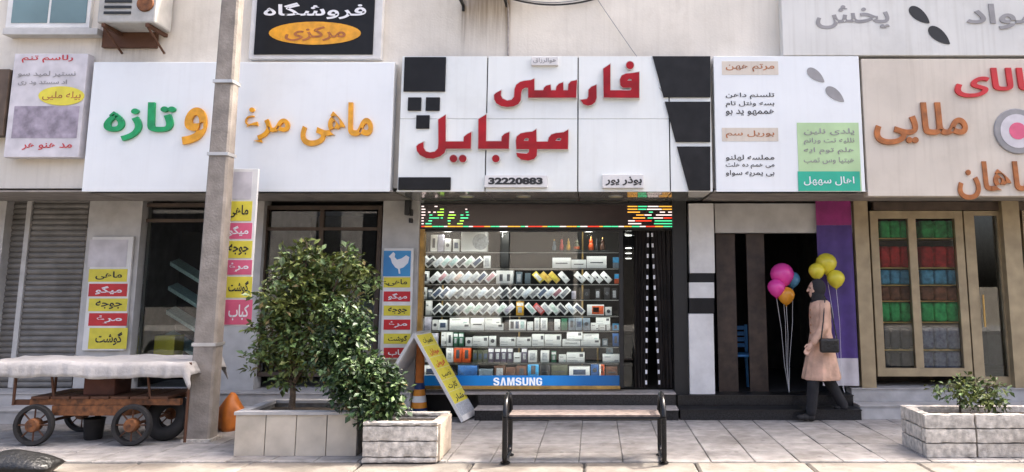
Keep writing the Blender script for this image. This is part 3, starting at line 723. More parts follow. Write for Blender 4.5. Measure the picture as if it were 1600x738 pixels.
G(3,660,424,670.5,'carton','phone','upright white box with dark front at the left end'); G(3,775,423,802.5,'carton','two','wide white box with two dark phone pictures'); G(3,806,425,816,'goods_slate','light','grey transparent case box'); G(3,820,427,829,'goods_slate',None,'small dim grey case box'); G(3,960,428,967,'goods_orange_red','split','small red and blue packet at the right end')
G(4,657,449,667,'carton','lens','white box with round lens picture at the left end'); G(4,668,452,675.5,'goods_slate','top','small grey and white box beside the lens box'); G(4,893,455,900,'goods_lav',None,'small white gadget alone'); G(4,912,452,921,'goods_charcoal','lens','dark gadget box with a round front'); G(4,930,452,938,'goods_charcoal','light','dark box with a pale spot'); G(4,944,450,953,'goods_charcoal','lens','dark accessory box second from the right end'); G(4,956,451,964,'goods_charcoal','light','dark accessory box at the right end')
G(5,665,470,675,'carton',None,'plain white upright box at the left end'); G(5,806.5,471.5,818.5,'goods_amber','top','orange upright box'); G(5,917,476.5,944,'carton','warm','white box with a red and orange picture'); G(5,945.5,480,956,'carton','lens','small white box with a dark picture at the right end')
G(6,657,498,662,'carton',None,'narrow white box at the left end'); G(6,663,492.8,674,'goods_lav',None,'tall pale box second from left'); G(6,675,500,684,'carton','lens','white box with a dark lens'); G(6,685,500,699.5,'carton','screen','white box with a dark blue picture')
G(6,702,506,735,'carton','corner','lower left long white box of the stack'); G(6,702,497,733,'carton',None,'upper left long white box of the stack',y1=506); G(6,735.5,497,757,'carton','lines','tall middle white box of the stack'); G(6,757.5,506,787,'carton','corner','lower right long white box of the stack'); G(6,757.5,497,783,'carton',None,'upper right long white box of the stack',y1=506)
G(6,789.5,500,794.5,'goods_charcoal',None,'narrow black box beside the triple phone box'); G(6,795.5,500,822,'carton','three','white box with three phone pictures'); G(6,823.5,503,833,'carton',None,'plain white box after the triple phone box'); G(6,835,497,843,'carton','light','white box hanging high with pale print'); G(6,844.5,497,855.5,'carton','light','upright white box with pale print'); G(6,857,499,864,'goods_charcoal',None,'slim black box'); G(6,866,499,875.5,'carton',None,'upright plain white box between dark ones'); G(6,877,498,886.5,'goods_green',None,'dark green upright box'); G(6,888,497,898.5,'goods_grey_blue','phone','grey box with black phone picture'); G(6,899,497,910,'goods_grey_blue','screen','grey box with blue phone picture'); G(6,910.5,497,922,'goods_grey_blue','lens','grey box with green round picture'); G(6,923,505,935.5,'carton',None,'low white box right of the grey boxes'); G(6,936,508,946,'carton','lines','small white box under a wide one'); G(6,931,496.5,953.5,'carton','corner','wide white box laid across two small ones',y1=507.5,dy=.02); G(6,947.5,508,953.5,'carton',None,'narrow white box under a wide one'); G(6,957,506,967,'goods_bright_blue','phone','bright blue box at the right end')
G(7,661,524,671,'carton','phone','white box behind the folding board at the left end'); G(7,673,521,685,'goods_lav','light','pale box behind the folding board'); G(7,689.5,516.5,698,'carton',None,'tall white box just right of the folding board'); G(7,698.5,519,707.5,'carton','phone','white box with a dark narrow picture'); G(7,709,520,716,'goods_green','top','left dark green box with white marks'); G(7,717,520,725,'goods_green','top','right dark green box with white marks'); G(7,727.5,527.5,738,'carton','lens','white box with two dark dots'); G(7,738.5,526,763,'carton','corner','long white box in the left half'); G(7,764,525.5,775,'carton','lens','white box with a black disc'); G(7,781,527.5,806,'carton','corner','long white box left of the middle'); G(7,807,527.5,830,'carton','corner','long white box right of the middle'); G(7,831,522.5,850.5,'carton','corner','tall white box followed by a long one'); G(7,851,523,877,'carton','corner','long tall white box'); G(7,878.5,531,907,'carton','lines','lower left white box of the right stack'); G(7,907.5,531,938,'carton','corner','lower right white box of the right stack'); G(7,885.5,519,910.5,'carton','corner','upper left white box of the right stack',y1=531); G(7,911,522,936,'carton',None,'upper right white box of the right stack',y1=531); G(7,941,530,950,'goods_slate','light','dim grey box near the right end'); G(7,957,521,967,'goods_blue','phone','dark blue box at the right end')
G(8,661,545,671,'carton','light','white box behind the folding board'); G(8,674,543,685,'goods_slate','light','grey box behind the folding board'); G(8,697.5,541,708.5,'carton','top','white box left of the red boxes'); G(8,709,541.5,722,'goods_orange_red','phone','left orange-red box'); G(8,722.5,541.5,736,'goods_orange_red','phone','right orange-red box')
for i in range(3): G(8,738.5+8.2*i,547.5,746+8.2*i,'goods_olive','screen',f'{ORD[i]} of three small olive grey boxes')
for i in range(4): G(8,763+9.8*i,543.5,772+9.8*i,'goods_purple','top',f'{ORD[i]} of four dark purple phone boxes')
G(8,802.5,551.5,814,'carton','lines','small white box after the purple boxes'); G(8,815,543.5,824,'goods_purple','top','single dark purple box'); G(8,825,548,839,'carton','light','white box with a green edge'); G(8,844.5,548,858,'carton','light','white box standing alone'); G(8,861.5,549,869,'goods_green','top','small green box'); G(8,873,554.5,884.5,'carton',None,'small white box beside a long one'); G(8,885,551.5,913.5,'carton','corner','long white box'); G(8,941.5,554,968,'carton',None,'plain long white box at the right end'); G(8,947,532+12,958,'goods_slate','lens','dark figure-like gadget',y1=553.5,dy=.03)
G(9,661,571,685,'carton','screen','white box with a dark screen behind the folding board'); G(9,715.5,571,746,'goods_blue',None,'dark blue pouch',dep=.12); G(9,748.5,577,770,'goods_grey_blue',None,'low grey-blue box'); G(9,772,572,789,'goods_brown','light','brown packet left of its twin'); G(9,790,574,806,'goods_brown',None,'lower brown packet'); G(9,807,571.5,823,'goods_brown','phone','brown packet beside the bright blue box'); G(9,824.5,566.5,842,'goods_bright_blue','phone','bright blue box with a dark picture'); G(9,843.5,570,860,'goods_charcoal','lines','charcoal pouch'); G(9,861.5,570.5,887,'goods_olive','lines','dark olive pouch'); G(9,889,573,921.5,'carton','screen','white box with a grey rectangle'); G(9,923,567.5,935.5,'goods_blue','lens','dark blue upright box'); G(9,936.5,566.5,944.5,'carton','warm','white and red upright box'); G(9,946.5,573,965,'goods_brown','lines','dark red-brown box at the right end')
# bottles on the high ledge at the right
for i, (x, y0, c, words) in enumerate(((866,374,'grey_blue','pale teal bottle first from the left'),(877.5,371,'red','slim red bottle'),(888,373,'amber','slim orange bottle'),(901,372,'olive','green bottle with an orange belly'),(923.5,370,'orange_red','bright red bottle right of the brass post'),(933,373,'charcoal','dark slim bottle'),(942,371,'brown','brown bottle farthest right'))):
    p = at(x, 391.5, YB + .05); h = zat(y0, YB + .05) - p.z; r = .036 if i in (3, 4, 6) else .026
    t = thing('bottle', p, words + ' on the high ledge', 'bottle', 'bottles on the high ledge')
    q = MB(); q.smooth = True
    q.lathe(p, [(r*.8, .001), (r, .012), (r*1.02, h*.32), (r*.75, h*.48), (r*.55, h*.55), (r*.7, h*.68), (r*.45, h*.80), (r*.3, h*.86)], 14); q.build('body', mat['goods_' + c], t)
    MB().lathe(p, [(r*.34, h*.861), (r*.34, h*.99), (r*.2, h)], 10).build('cap', mat['goods_charcoal' if i % 2 else 'brass'], t)
    if i == 3: MB().lathe(p, [(r*1.03, h*.12), (r*1.045, h*.3)], 14).build('label_band', mat['goods_orange_red'], t)

# parted dark curtains with dashed white edging in the doorway
def curtain(x0t, x1t, x0b, x1b, lab, edge):
    Y = YG + .06; q = MB(); q.smooth = True; NX, NZ = 46, 14
    for layer in (0, 1):
        o = len(q.v)
        for k in range(NZ + 1):
            f = k / NZ; y = 359 + (606 - 359) * f
            for i in range(NX + 1):
                g = i / NX; x = (x0t + (x0b - x0t) * f) + ((x1t - x0t) + ((x1b - x1t) - (x0b - x0t)) * f) * g
                P = at(x, y, Y); P.y += .018 * math.sin(g * 30 + 1.4 * math.sin(f * 3)) * (.4 + .6 * f) + .008 * math.sin(g * 71) + layer * .004
                q.v.append(P)
        for k in range(NZ):
            for i in range(NX):
                a = o + k*(NX+1) + i; fc = [a, a+NX+1, a+NX+2, a+1]; q.f.append(fc if layer == 0 else fc[::-1]); q.m.append(0)
    c = q.build('curtain', mat['curtain'], None, lab, 'curtain', sharp=80)
    for j in range(15):
        f = (j + .5) / 15; y = 359 + (606 - 359) * f
        xe = (x1t + (x1b - x1t) * f - 2.5) if edge == 'R' else (x0t + (x0b - x0t) * f + 2.5)
        P = at(xe, y, YG + .03)
        MB().cbox(P, .024, .004, .050).build('white_dash', mat['white_print'], c)
bx('pane', 974.5, 361, 991, 605, YG, .008, mat['glass'], sf)
curtain(991, 1015, 990, 1012, 'dark brown curtain with a white dashed edge hanging left of the door gap', 'R')
curtain(1016, 1054, 1028, 1056, 'dark brown curtain with a white dashed edge drawn to the right of the door gap', 'L')
bx('curtain_rail', 973, 357.6, 1056, 360.5, YG + .02, .04, mat['black'], None, label='black rail above the two dark curtains', cat='curtain rail')
# pillar fittings
sp = thing('wall_speaker', at(638, 345, 9.9), 'small black speaker with bracket and cable on the grey pillar', 'speaker')
bx('body', 632, 309, 640, 336, 9.86, .11, mat['black'], sp, bev=.008); bx('bracket', 640, 327, 643, 337, 9.90, .076, mat['black'], sp); bx('sensor', 638.5, 341, 643, 348, 9.90, .076, mat['black'], sp, bev=.004)
# ------------------------------------------------------------------ left of the phone shop
ls = thing('shop_sign', at(375, 298, YS), 'broad white shop sign with orange and green Persian letters behind the utility pole', 'sign')
lx0, lx1 = xat(137, 198, YS), xat(613, 198, YS); lz1 = zat(97, YS)
MB().cbox(((lx0+lx1)/2, YS + .075, (ZS+lz1)/2), lx1-lx0, .15, lz1-ZS, bev=.008).build('sign_face', mat['panel_white2'], ls)
for (t, x0, y0, x1, y1, m) in (('ماهی', 470, 160, 582, 228, 'fish_orange'), ('مرغ', 378, 168, 452, 226, 'fish_orange'), ('و', 285, 168, 322, 226, 'fish_orange'), ('تازه', 162, 160, 272, 220, 'fish_green')):
    f = letters(t, x0, y0, x1, y1, YS - .035, mat[m], ls, 'letter', .034, .022, True)
def striped_board(lab, x0, x1, y0, Y, strips, pic=None, depth=.04):
    y1 = strips[-1][1]
    t = thing('price_board', at((x0+x1)/2, y1 + 2, Y), lab, 'sign', 'striped boards listing meat and fish')
    bx('backing', x0, y0, x1, y1 + 2, Y, depth, mat['board_white'], t, bev=.005)
    for (a, b, m, tx, tm_) in strips:
        s = bx('stripe', x0 + 2.5, a + .6, x1 - 2.5, b - .6, Y - .004, .0035, mat[m], t)
        if tx: letters(tx, x0 + (x1-x0)*.2, a + (b-a)*.2, x1 - (x1-x0)*.16, b - (b-a)*.18, Y - .007, mat[tm_], s, 'stripe_lettering', .002, .02, True)
    return t
cb = striped_board('narrow board with a white hen picture above yellow and red stripes', 597, 643.5, 388, 9.90,
   [(433,450,'yellow','ماهی','ink'),(455,472,'red','میگو','white_print'),(477,494,'yellow','جوجه','ink'),(499,516,'red','مرغ','white_print'),(521,538,'yellow','گوشت','ink'),(543,560,'red','کباب','white_print')])
pc = bx('hen_picture', 599, 392, 641.5, 432, 9.895, .0045, mat['skyblue'], cb)
hen = [(607,398),(611,394),(614,397),(613,402),(617,406),(624,404),(631,399),(636,402),(634,411),(627,418),(621,420),(622,428),(619.5,428),(618.5,420.5),(614,418),(609,411),(607,404),(604,401)]
outline([[(x - 610 + 613.5, y) for x, y in hen]], 9.8905, .004, 0, mat['white_print'], pc, 'hen_figure')
striped_board('narrow board with yellow and red stripes on the pillar beside the roller shutter', 136, 201, 370, 9.93,
   [(374,418,'lilac_light',None,None),(420,441,'yellow','ماهی','ink'),(443,464,'red','میگو','white_print'),(466,487,'yellow','جوجه','ink'),(489,510,'red','مرغ','white_print'),(512,546,'yellow','گوشت','ink')])
pbd = striped_board('hanging board with yellow and pink stripes fixed beside the utility pole', 347, 396, 264, 8.62,
   [(268,312,'lilac_light',None,None),(314,346,'yellow','ماهی','ink'),(348,374,'pink','میگو','white_print'),(376,404,'yellow','جوجه','ink'),(406,430,'pink','مرغ','white_print'),(432,466,'yellow','گوشت','ink'),(468,508,'pink','کباب','white_print')])
# roller shutter
rs = thing('roller_shutter', at(60, 590, YG), 'closed grey roller shutter of horizontal slats at the far left', 'shutter')
X0, X1 = xat(-58, 450, YG), xat(126, 450, YG); z0, z1 = .31, zat(292, YG); ns = 36; hs = (z1 - z0) / ns
sm = MB().add([(X0-X1, 0, 0)][:0], []) or MB()
sm = MB(); wd = X1 - X0
pr_ = [(0, 0), (-.012, hs*.2), (-.016, hs*.5), (-.012, hs*.8), (0, hs*.96)]
v = []; f = []
for sx in (-wd/2, wd/2):
    for (py, pz) in pr_: v.append((sx, py, pz))
for i in range(4): f.append((i, 5+i, 6+i, i+1))
sm.add(v, f); slat = sm.mesh('slat', mat['shutter'], Vector())
for i in range(ns): link('slat', slat, ((X0+X1)/2, YG + .02, z0 + i*hs), rs)
bx('shutter_box', -58, 255, 127, 292, YG - .12, .2, mat['lintel_brown'], rs)
MB().box(xat(34, 450, YG) - .03, xat(34, 450, YG) + .03, YG - .02, YG + .03, z0, z1).build('guide_post', mat['pillar_grey'], rs)
# small window with pale slabs imitating diagonal reflections
def front(name, lab, x0, x1, y0, y1, frame, g, mull=(), trans=(), th=.05):
    t = thing(name, at((x0+x1)/2, y1, YG), lab, 'shop window')
    X0, X1, Z0, Z1 = rect(x0, y0, x1, y1, YG)
    for a, b in ((X0, X0+th), (X1-th, X1)): MB().box(a, b, YG - .03, YG + .05, Z0, Z1).build('jamb', mat[frame], t)
    for a, b in ((Z0, Z0+th), (Z1-th, Z1)): MB().box(X0+th+.001, X1-th-.001, YG - .028, YG + .048, a, b).build('rail', mat[frame], t)
    xs = [X0+th] + [xat(m_, (y0+y1)/2, YG) for m_ in mull] + [X1-th]
    for m_ in xs[1:-1]: MB().box(m_-th/2, m_+th/2, YG - .025, YG + .045, Z0+th+.001, Z1-th-.001).build('mullion', mat[frame], t)
    zt = [Z0+th] + sorted(zat(k, YG) for k in trans) + [Z1-th]
    for k in zt[1:-1]: MB().box(X0+th+.002, X1-th-.002, YG - .022, YG + .042, k-.02, k+.02).build('transom', mat[frame], t)
    for a, b in zip(xs, xs[1:]):
        for c, d in zip(zt, zt[1:]):
            MB().box(a + .026, b - .026, YG + .004, YG + .012, c + .021, d - .021).build('pane', mat[g], t)
    return t
front('shop_window', 'narrow shop window with bluish diagonal slabs imitating reflections between pillar and utility pole', 213, 333, 318, 588, 'lintel_brown', 'glass', (), (345,))
front('shop_window', 'wide shop window mostly hidden behind the leafy shrubs', 406, 593, 322, 588, 'lintel_brown', 'glass_dark', (498,), (358,))
ch = thing('display_chiller', at(270, 590, 10.6), 'dark display chiller with pale slanting slabs imitating reflections inside the narrow shop window', 'chiller')
X0, X1 = xat(226, 450, 10.7), xat(326, 450, 10.7)
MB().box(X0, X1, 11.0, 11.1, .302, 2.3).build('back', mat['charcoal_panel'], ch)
for k, (za, zb) in enumerate(((2.05, 1.55), (1.72, 1.22), (1.40, .90), (1.08, .58))):  # slabs put in place of pale reflections on the glass
    q = MB(); q.add([(X0, 10.75, za), (X1, 10.75, zb), (X1, 10.98, zb + .05), (X0, 10.98, za + .05), (X0, 10.75, za - .05), (X1, 10.75, zb - .05), (X1, 10.98, zb), (X0, 10.98, za)],
       [(0,1,2,3),(4,7,6,5),(0,4,5,1),(1,5,6,2),(2,6,7,3),(3,7,4,0)]); q.build('reflection_slab', mat['print_teal'], ch)
bx('yellow_crate', 240, 525, 272, 560, 10.45, .25, mat['yellow'], None, bev=.01, label='yellow crate low behind the glass of the narrow shop window', cat='crate')
bx('counter', 412, 470, 588, 590, 10.9, .5, mat['lilac_light'], None, bev=.02, label='pale counter inside the wide window behind the shrubs', cat='counter')
for k, x in enumerate((425, 470, 520, 560)):
    bx('stock_box', x, 430 - 6*k % 11, x + 28, 468.5, 11.0, .25, mat[('carton','goods_grey_blue','carton','goods_olive')[k]], None, bev=.005, label=f'{ORD[k]} stock box from the left on the pale counter behind the shrubs', cat='box')
# signs above
bsn = thing('shop_sign', at(492, 86, YW - .12), 'black sign with white lettering and an orange oval above the broad white sign', 'sign')
bx('frame', 393, -62, 598, 92, YW - .10, .097, mat['pillar_white'], bsn, bev=.006)
bx('face', 401, -58, 585, 85, YW - .115, .014, mat['black_panel'], bsn)
q = MB(); o_ = [at(492 + 72*math.cos(a), 52 + 18*math.sin(a), YW - .12) for a in [2*math.pi*i/32 for i in range(32)]]
q.prism([(p.x, p.z) for p in o_][::-1], YW - .121, YW - .116).build('oval', mat['fish_orange'], bsn)
letters('فروشگاه', 412, 4, 572, 30, YW - .121, mat['white_print'], bsn, 'sign_lettering', .005, .02, True)
letters('مرکزی', 445, 41, 540, 64, YW - .126, mat['brown_letter'], bsn, 'oval_lettering', .004, .02, True)
psn = thing('poster_sign', at(70, 246, YS), 'lilac and white printed sign with a yellow oval above the roller shutter', 'sign')
bx('face', 14, 84, 130, 246, YS, .12, mat['lilac_light'], psn, bev=.006)
bx('picture_band', 20, 166, 122, 216, YS - .003, .0025, mat['lilac'], psn)
q = MB(); o_ = [at(96 + 36*math.cos(a), 150 + 15*math.sin(a), YS - .006) for a in [2*math.pi*i/28 for i in range(28)]]
q.prism([(p.x, p.z) for p in o_][::-1], YS - .008, YS - .004).build('yellow_oval', mat['yellow'], psn)
def blurred_writing(x0, x1, y, h, Y, m, parent, seed):       # rows of joined letterforms
    rr = random.Random(seed); t = ''
    while len(t) < (x1 - x0)/h*1.35:
        t += ''.join(rr.choice('ابتسمنیهلرود') for _ in range(rr.randint(2, 5))) + ' '
    letters(t.strip(), x0, y - h/2, x1, y + h/2, Y, m, parent, 'print_row', .002, .01, True)['kind'] = 'stuff'
for k, (x0, x1, y, h, m) in enumerate(((34, 114, 78+14, 12, 'red'), (28, 118, 116, 10, 'ink_grey'), (28, 104, 129, 9, 'ink_grey'), (34, 112, 229, 11, 'red'))):
    blurred_writing(x0, x1, y, h, YS - .006, mat[m], psn, 40 + k)
blurred_writing(66, 126, 150, 14, YS - .010, mat['brown_letter'], psn, 47)
bx('shop_sign', -60, 108, 9, 212, YS - .02, .14, mat['lintel_brown'], None, bev=.006, label='dark red-brown sign cut by the left edge of the picture', cat='sign')
# window and old air conditioner high on the left
wn_ = thing('upper_window', at(75, 62, YW), 'upper window with pale frame and green-grey glass at the top left corner', 'window')
bx('sill', 4, 44, 152, 54, YW - .16, .157, mat['pillar_grey'], wn_, bev=.005)
bx('frame', 14, -60, 144, 43.5, YW - .05, .047, mat['board_white'], wn_)
bx('pane', 22, -55, 78, 36, YW - .056, .005, mat['pane_teal'], wn_); bx('pane', 82, -55, 138, 36, YW - .056, .005, mat['pane_teal'], wn_)
ac2 = thing('air_conditioner', at(198, 75, 8.7), 'weathered brown and white air conditioner on a rusty bracket beside the upper window', 'air conditioner')
bx('casing', 156, -70, 246, 36, 8.72, .36, mat['ac_grey'], ac2, bev=.02)
gq = MB()
for k in range(9): 
    P = at(206, -50 + 9*k, 8.712); X0 = xat(164, 0, 8.712); X1 = xat(206, 0, 8.712); gq.box(X0, X1, 8.708, 8.719, P.z, P.z + .03)
gq.build('louvres', mat['black'], ac2)
q = MB(); P = at(226, 5, 8.7); q.lathe(P, [(.09, 0), (.10, .012), (.10, .019)], 20, 'Y').build('fan_grille', mat['orange'], ac2)
for x in (168, 236):
    X = xat(x, 40, 8.8); z = zat(36.5, 8.72)
    MB().box(X-.02, X+.02, 8.72, YW-.003, z-.04, z).build('bracket', mat['rust'], ac2)
    MB().tube([(X, 8.74, z-.04), (X, YW-.01, z-.24)], .014, 6).build('bracket_strut', mat['rust'], ac2)
bx('bracket_board', 160, 40, 244, 74, YW - .06, .057, mat['rust'], ac2)

# utility pole
up = thing('utility_pole', gnd(315, 688), 'tapered grey concrete utility pole standing on the pavement', 'pole')
pb = gnd(315, 688); Yp = pb.y; H_ = 9.0; q = MB()
ch_ = .02
def ring(z, wx, wy): 
    a, b = wx/2, wy/2; return [(pb.x-a+ch_,Yp-b,z),(pb.x+a-ch_,Yp-b,z),(pb.x+a,Yp-b+ch_,z),(pb.x+a,Yp+b-ch_,z),(pb.x+a-ch_,Yp+b,z),(pb.x-a+ch_,Yp+b,z),(pb.x-a,Yp+b-ch_,z),(pb.x-a,Yp-b+ch_,z)]
vv = []; ff = []; K = 12
for k in range(K+1):
    f = k/K; vv += ring(-.02 + H_*f, .245 - .10*f, .20 - .08*f)
for k in range(K):
    for j in range(8): ff.append((8*k+j, 8*k+(j+1) % 8, 8*k+8+(j+1) % 8, 8*k+8+j))
ff.append(tuple(range(8*K, 8*K+8))); q.add(vv, ff); q.build('shaft', mat['pole'], up)
for z, wx in ((.95, .235), (2.95, .213), (3.75, .204)):
    q = MB(); q.box(pb.x - wx/2 - .006, pb.x + wx/2 + .006, Yp - .104, Yp + .104, z, z + .035).build('steel_band', mat['alu'], up)
MB().box(pb.x - .15, pb.x + .15, Yp - .13, Yp + .13, -.03, .03).build('footing', mat['concrete'], up)

for z in (1.75, 2.75):
    MB().box(pb.x + .06, xat(349, 386, 8.62), 8.625, 8.655, z, z + .03).build('bracket', mat['alu'], pbd)
# vendor's handcart under a pale cloth
ct = thing('handcart', gnd(130, 692), 'rusty orange four-wheeled handcart covered with a pale grey cloth', 'cart')
c0 = gnd(50, 697); c1 = gnd(198, 699); cw = c1.x - c0.x; Yc = c0.y; xc = (c0.x + c1.x)/2
def wheel(x, Y, r=.20):
    w_ = MB(); w_.smooth = True
    pr = [(r*.78, -.03), (r*.95, -.032), (r, -.015), (r, .015), (r*.95, .032), (r*.78, .03)]
    o = len(w_.v); n = 28
    ob = MB(); ob.smooth = True
    for (rr, h) in pr + [pr[0]]:
        pass
    m_ = MB(); m_.smooth = True
    for i, (rr, h) in enumerate(pr):
        for j in range(n):
            a = 2*math.pi*j/n; m_.v.append(Vector((x + rr*math.cos(a), Y + h, r + rr*math.sin(a))))
    for i in range(len(pr)):
        for j in range(n):
            i2 = (i+1) % len(pr); m_.f.append([i*n+j, i2*n+j, i2*n+(j+1) % n, i*n+(j+1) % n]); m_.m.append(0)
    t = m_.build('wheel', mat['rubber'], ct)
    MB().lathe((x, Y, r), [(r*.30, -.05), (r*.34, -.03), (r*.34, .03), (r*.30, .05)], 16, 'Y').build('hub', mat['orange'], t)
    for k in range(8):
        a = 2*math.pi*k/8; MB().tube([(x + r*.3*math.cos(a), Y, r + r*.3*math.sin(a)), (x + r*.8*math.cos(a), Y, r + r*.8*math.sin(a))], .008, 5).build('spoke', mat['rust'], t)
for Yw in (Yc, Yc + .75):
    wheel(c0.x, Yw); wheel(c1.x, Yw)
for x in (c0.x, c1.x): MB().tube([(x, Yc - .06, .2), (x, Yc + .81, .2)], .016, 8).build('axle', mat['rust'], ct)
for Yy in (Yc + .10, Yc + .65): MB().box(c0.x - .12, c1.x + .42, Yy - .025, Yy + .025, .38, .44).build('side_beam', mat['orange'], ct)
for k in range(7): MB().box(c0.x - .10 + k*.2, c0.x + .08 + k*.2, Yc + .06, Yc + .69, .442, .465).build('deck_plank', mat['rust'], ct)
bq = MB().box(c0.x + .12, c1.x - .05, Yc + .06, Yc + .5, .28, .378).build('orange_crate', mat['orange'], ct)
for x in (c0.x - .28, c1.x + .50):
    for Yy in (Yc + .07, Yc + .68): MB().tube([(x, Yy, .38 if x < c1.x else .02), (x, Yy, .80)], .014, 6).build('upright', mat['rust'], ct)
MB().box(c0.x - .28, c0.x - .1, Yc + .08, Yc + .12, .38, .43).build('side_beam', mat['rust'], ct)
for x in (c0.x + .1, c1.x + .1):
    MB().tube([(x, Yc + .1, .46), (x - .05, Yc + .08, .80)], .012, 6).build('upright', mat['rust'], ct)
# cloth over the top: a sagging sheet with a hanging hem
q = MB(); q.smooth = True; NX, NY = 120, 34; xa, xb = c0.x - .75, c1.x + .56; ya, yb = Yc - .02, Yc + .78
for k in range(NY + 1):
    for i in range(NX + 1):
        u_, v_ = i/NX, k/NY
        hemf = max(0, .12 - v_)/.12; hemb = max(0, v_ - .88)/.12
        hm = max(hemf, hemb)
        z = .812 + .006*math.sin(u_*17 + v_*5) + .008*math.sin(u_*7 - v_*4) + .004*math.sin(u_*41 + v_*23) - .15*hm + .005*math.sin(u_*19)*hm - .12*max(0, (.03-u_)/.03) - .12*max(0, (u_-.97)/.03)
        q.v.append(Vector((xa + (xb-xa)*u_ + .012*math.sin(v_*40)*max(0, (u_-.97)/.03), ya + (yb-ya)*min(1, max(0, (v_-.10)/.80)) + (.007*math.sin(u_*75) + .005*math.sin(u_*131 + 1) + .006*math.sin(u_*23))*hemf - .012*hemf, z)))
for k in range(NY):
    for i in range(NX):
        a = k*(NX+1)+i; q.f.append([a, a+1, a+NX+2, a+NX+1]); q.m.append(0)
cl = q.build('cover_cloth', mat['canvas'], None, 'pale grey cloth spread over the handcart', 'cloth', sharp=90)
sol = cl.modifiers.new('thickness', 'SOLIDIFY'); sol.thickness = .003
bx_ = MB().cbox((c0.x + .52, Yc + .3, .467 + .09), .32, .3, .18, bev=.01).build('carton', mat['carton_brown'], None, 'dark red-brown carton lying on the handcart deck', 'box')
q = MB(); q.smooth = True
pts = gnd(258, 688); r = .22
for i in range(24):
    pass
tq = MB(); tq.smooth = True; n, m_ = 28, 10
for i in range(n):
    a = 2*math.pi*i/n
    for j in range(m_):
        b = 2*math.pi*j/m_; rr = .155 + .07*math.cos(b)
        tq.v.append(Vector((pts.x + rr*math.cos(a), Yc + .30 + .06*math.sin(b) + .06*math.sin(a), .225 + rr*math.sin(a))))
for i in range(n):
    for j in range(m_): tq.f.append([i*m_+j, ((i+1) % n)*m_+j, ((i+1) % n)*m_+(j+1) % m_, i*m_+(j+1) % m_]); tq.m.append(0)
tq.build('spare_tyre', mat['rubber'], None, 'black tyre standing at the right end of the handcart', 'tyre', sharp=90)
q = MB(); q.smooth = True; p = gnd(122, 694); q.lathe((p.x, Yc + .33, .0), [(.075, .003), (.085, .02), (.10, .20), (.105, .21), (.10, .215), (.09, .18)], 18)
q.build('bucket', mat['rubber'], None, 'small black bucket on the ground under the handcart', 'bucket')
# slumped sacks
def sack(name, c, rx, ry, rz, m, lab, cat, seed):
    rr = random.Random(seed); q = MB(); q.smooth = True; q.ball((0, 0, 0), 1, 1, 1, 22, 14)
    ph = [rr.uniform(0, 6) for _ in range(6)]
    for p in q.v:
        k = 1 + .10*math.sin(5*p.x + ph[0]) + .08*math.sin(6*p.y + ph[1] + 3*p.z) + .05*math.sin(11*p.z + ph[2] + 4*p.x)
        zz = p.z; nk = 1 - .55*max(0, zz - .2)
        p.x = c.x + p.x*rx*k*nk; p.y = c.y + p.y*ry*k*nk; p.z = c.z + rz*(max(zz, -.62) + .62)
    return q.build(name, mat[m], None, lab, cat, sharp=90)
sack('sack', gnd(359, 672) + Vector((0, 0, -.002)), .15, .14, .25, 'post_orange', 'slumped orange sack between the utility pole and the tiled planter', 'sack', 3)
sack('rubbish_bag', gnd(20, 741) + Vector((0, 0, -.01)), .34, .22, .13, 'bag_black', 'black rubbish bag lying at the kerb in the lower left corner', 'bag', 5)

# planters
tp = thing('tiled_planter', gnd(460, 714), 'low planter clad in beige tiles beside the stone planter', 'planter')
a = gnd(362, 713); b = gnd(558, 713); Yt = a.y; hT = .40
MB().box(a.x + .02, b.x - .005, Yt + .02, Yt + .08, -.02, hT - .03).build('wall', mat['mortar'], tp)
MB().box(a.x + .02, b.x - .005, Yt + .75, Yt + .81, -.02, hT - .03).build('wall', mat['mortar'], tp)
for x in (a.x + .02, b.x - .065): MB().box(x, x + .06, Yt + .083, Yt + .747, -.02, hT - .03).build('wall', mat['mortar'], tp)
MB().box(a.x + .083, b.x - .068, Yt + .083, Yt + .747, -.02, hT - .07).build('soil', mat['soil'], tp)
ntx = 4; tw = (b.x - a.x - .02)/ntx
for i in range(ntx): MB().cbox((a.x + .01 + tw*(i+.5), Yt + .012, hT/2 - .015), tw - .008, .016, hT - .03, bev=.003).build('tile', mat['tile_beige'], tp)
for i in range(2): MB().cbox((a.x + .010, Yt + .22 + .38*i, hT/2 - .015), .016, .37, hT - .03, bev=.003).build('tile', mat['tile_beige'], tp)
for (x0, x1, y0, y1) in ((a.x, b.x - .004, Yt - .01, Yt + .10), (a.x, b.x - .004, Yt + .73, Yt + .83), (a.x, a.x + .10, Yt + .102, Yt + .728), (b.x - .10, b.x - .004, Yt + .102, Yt + .728)):
    MB().box(x0, x1, y0, y1, hT - .029, hT).build('coping', mat['step_grey'], tp)
stp = thing('stone_planter', gnd(625, 726), 'rough grey stone planter of stacked courses with a pale end face', 'planter')
a2 = gnd(560, 727); b2 = gnd(683, 724); Y2 = b2.y; D2 = .62
zt_ = zat(659, Y2); zc = [0, zt_*.14, zt_*.52, zt_*.89, zt_]
from mathutils import noise as mnoise
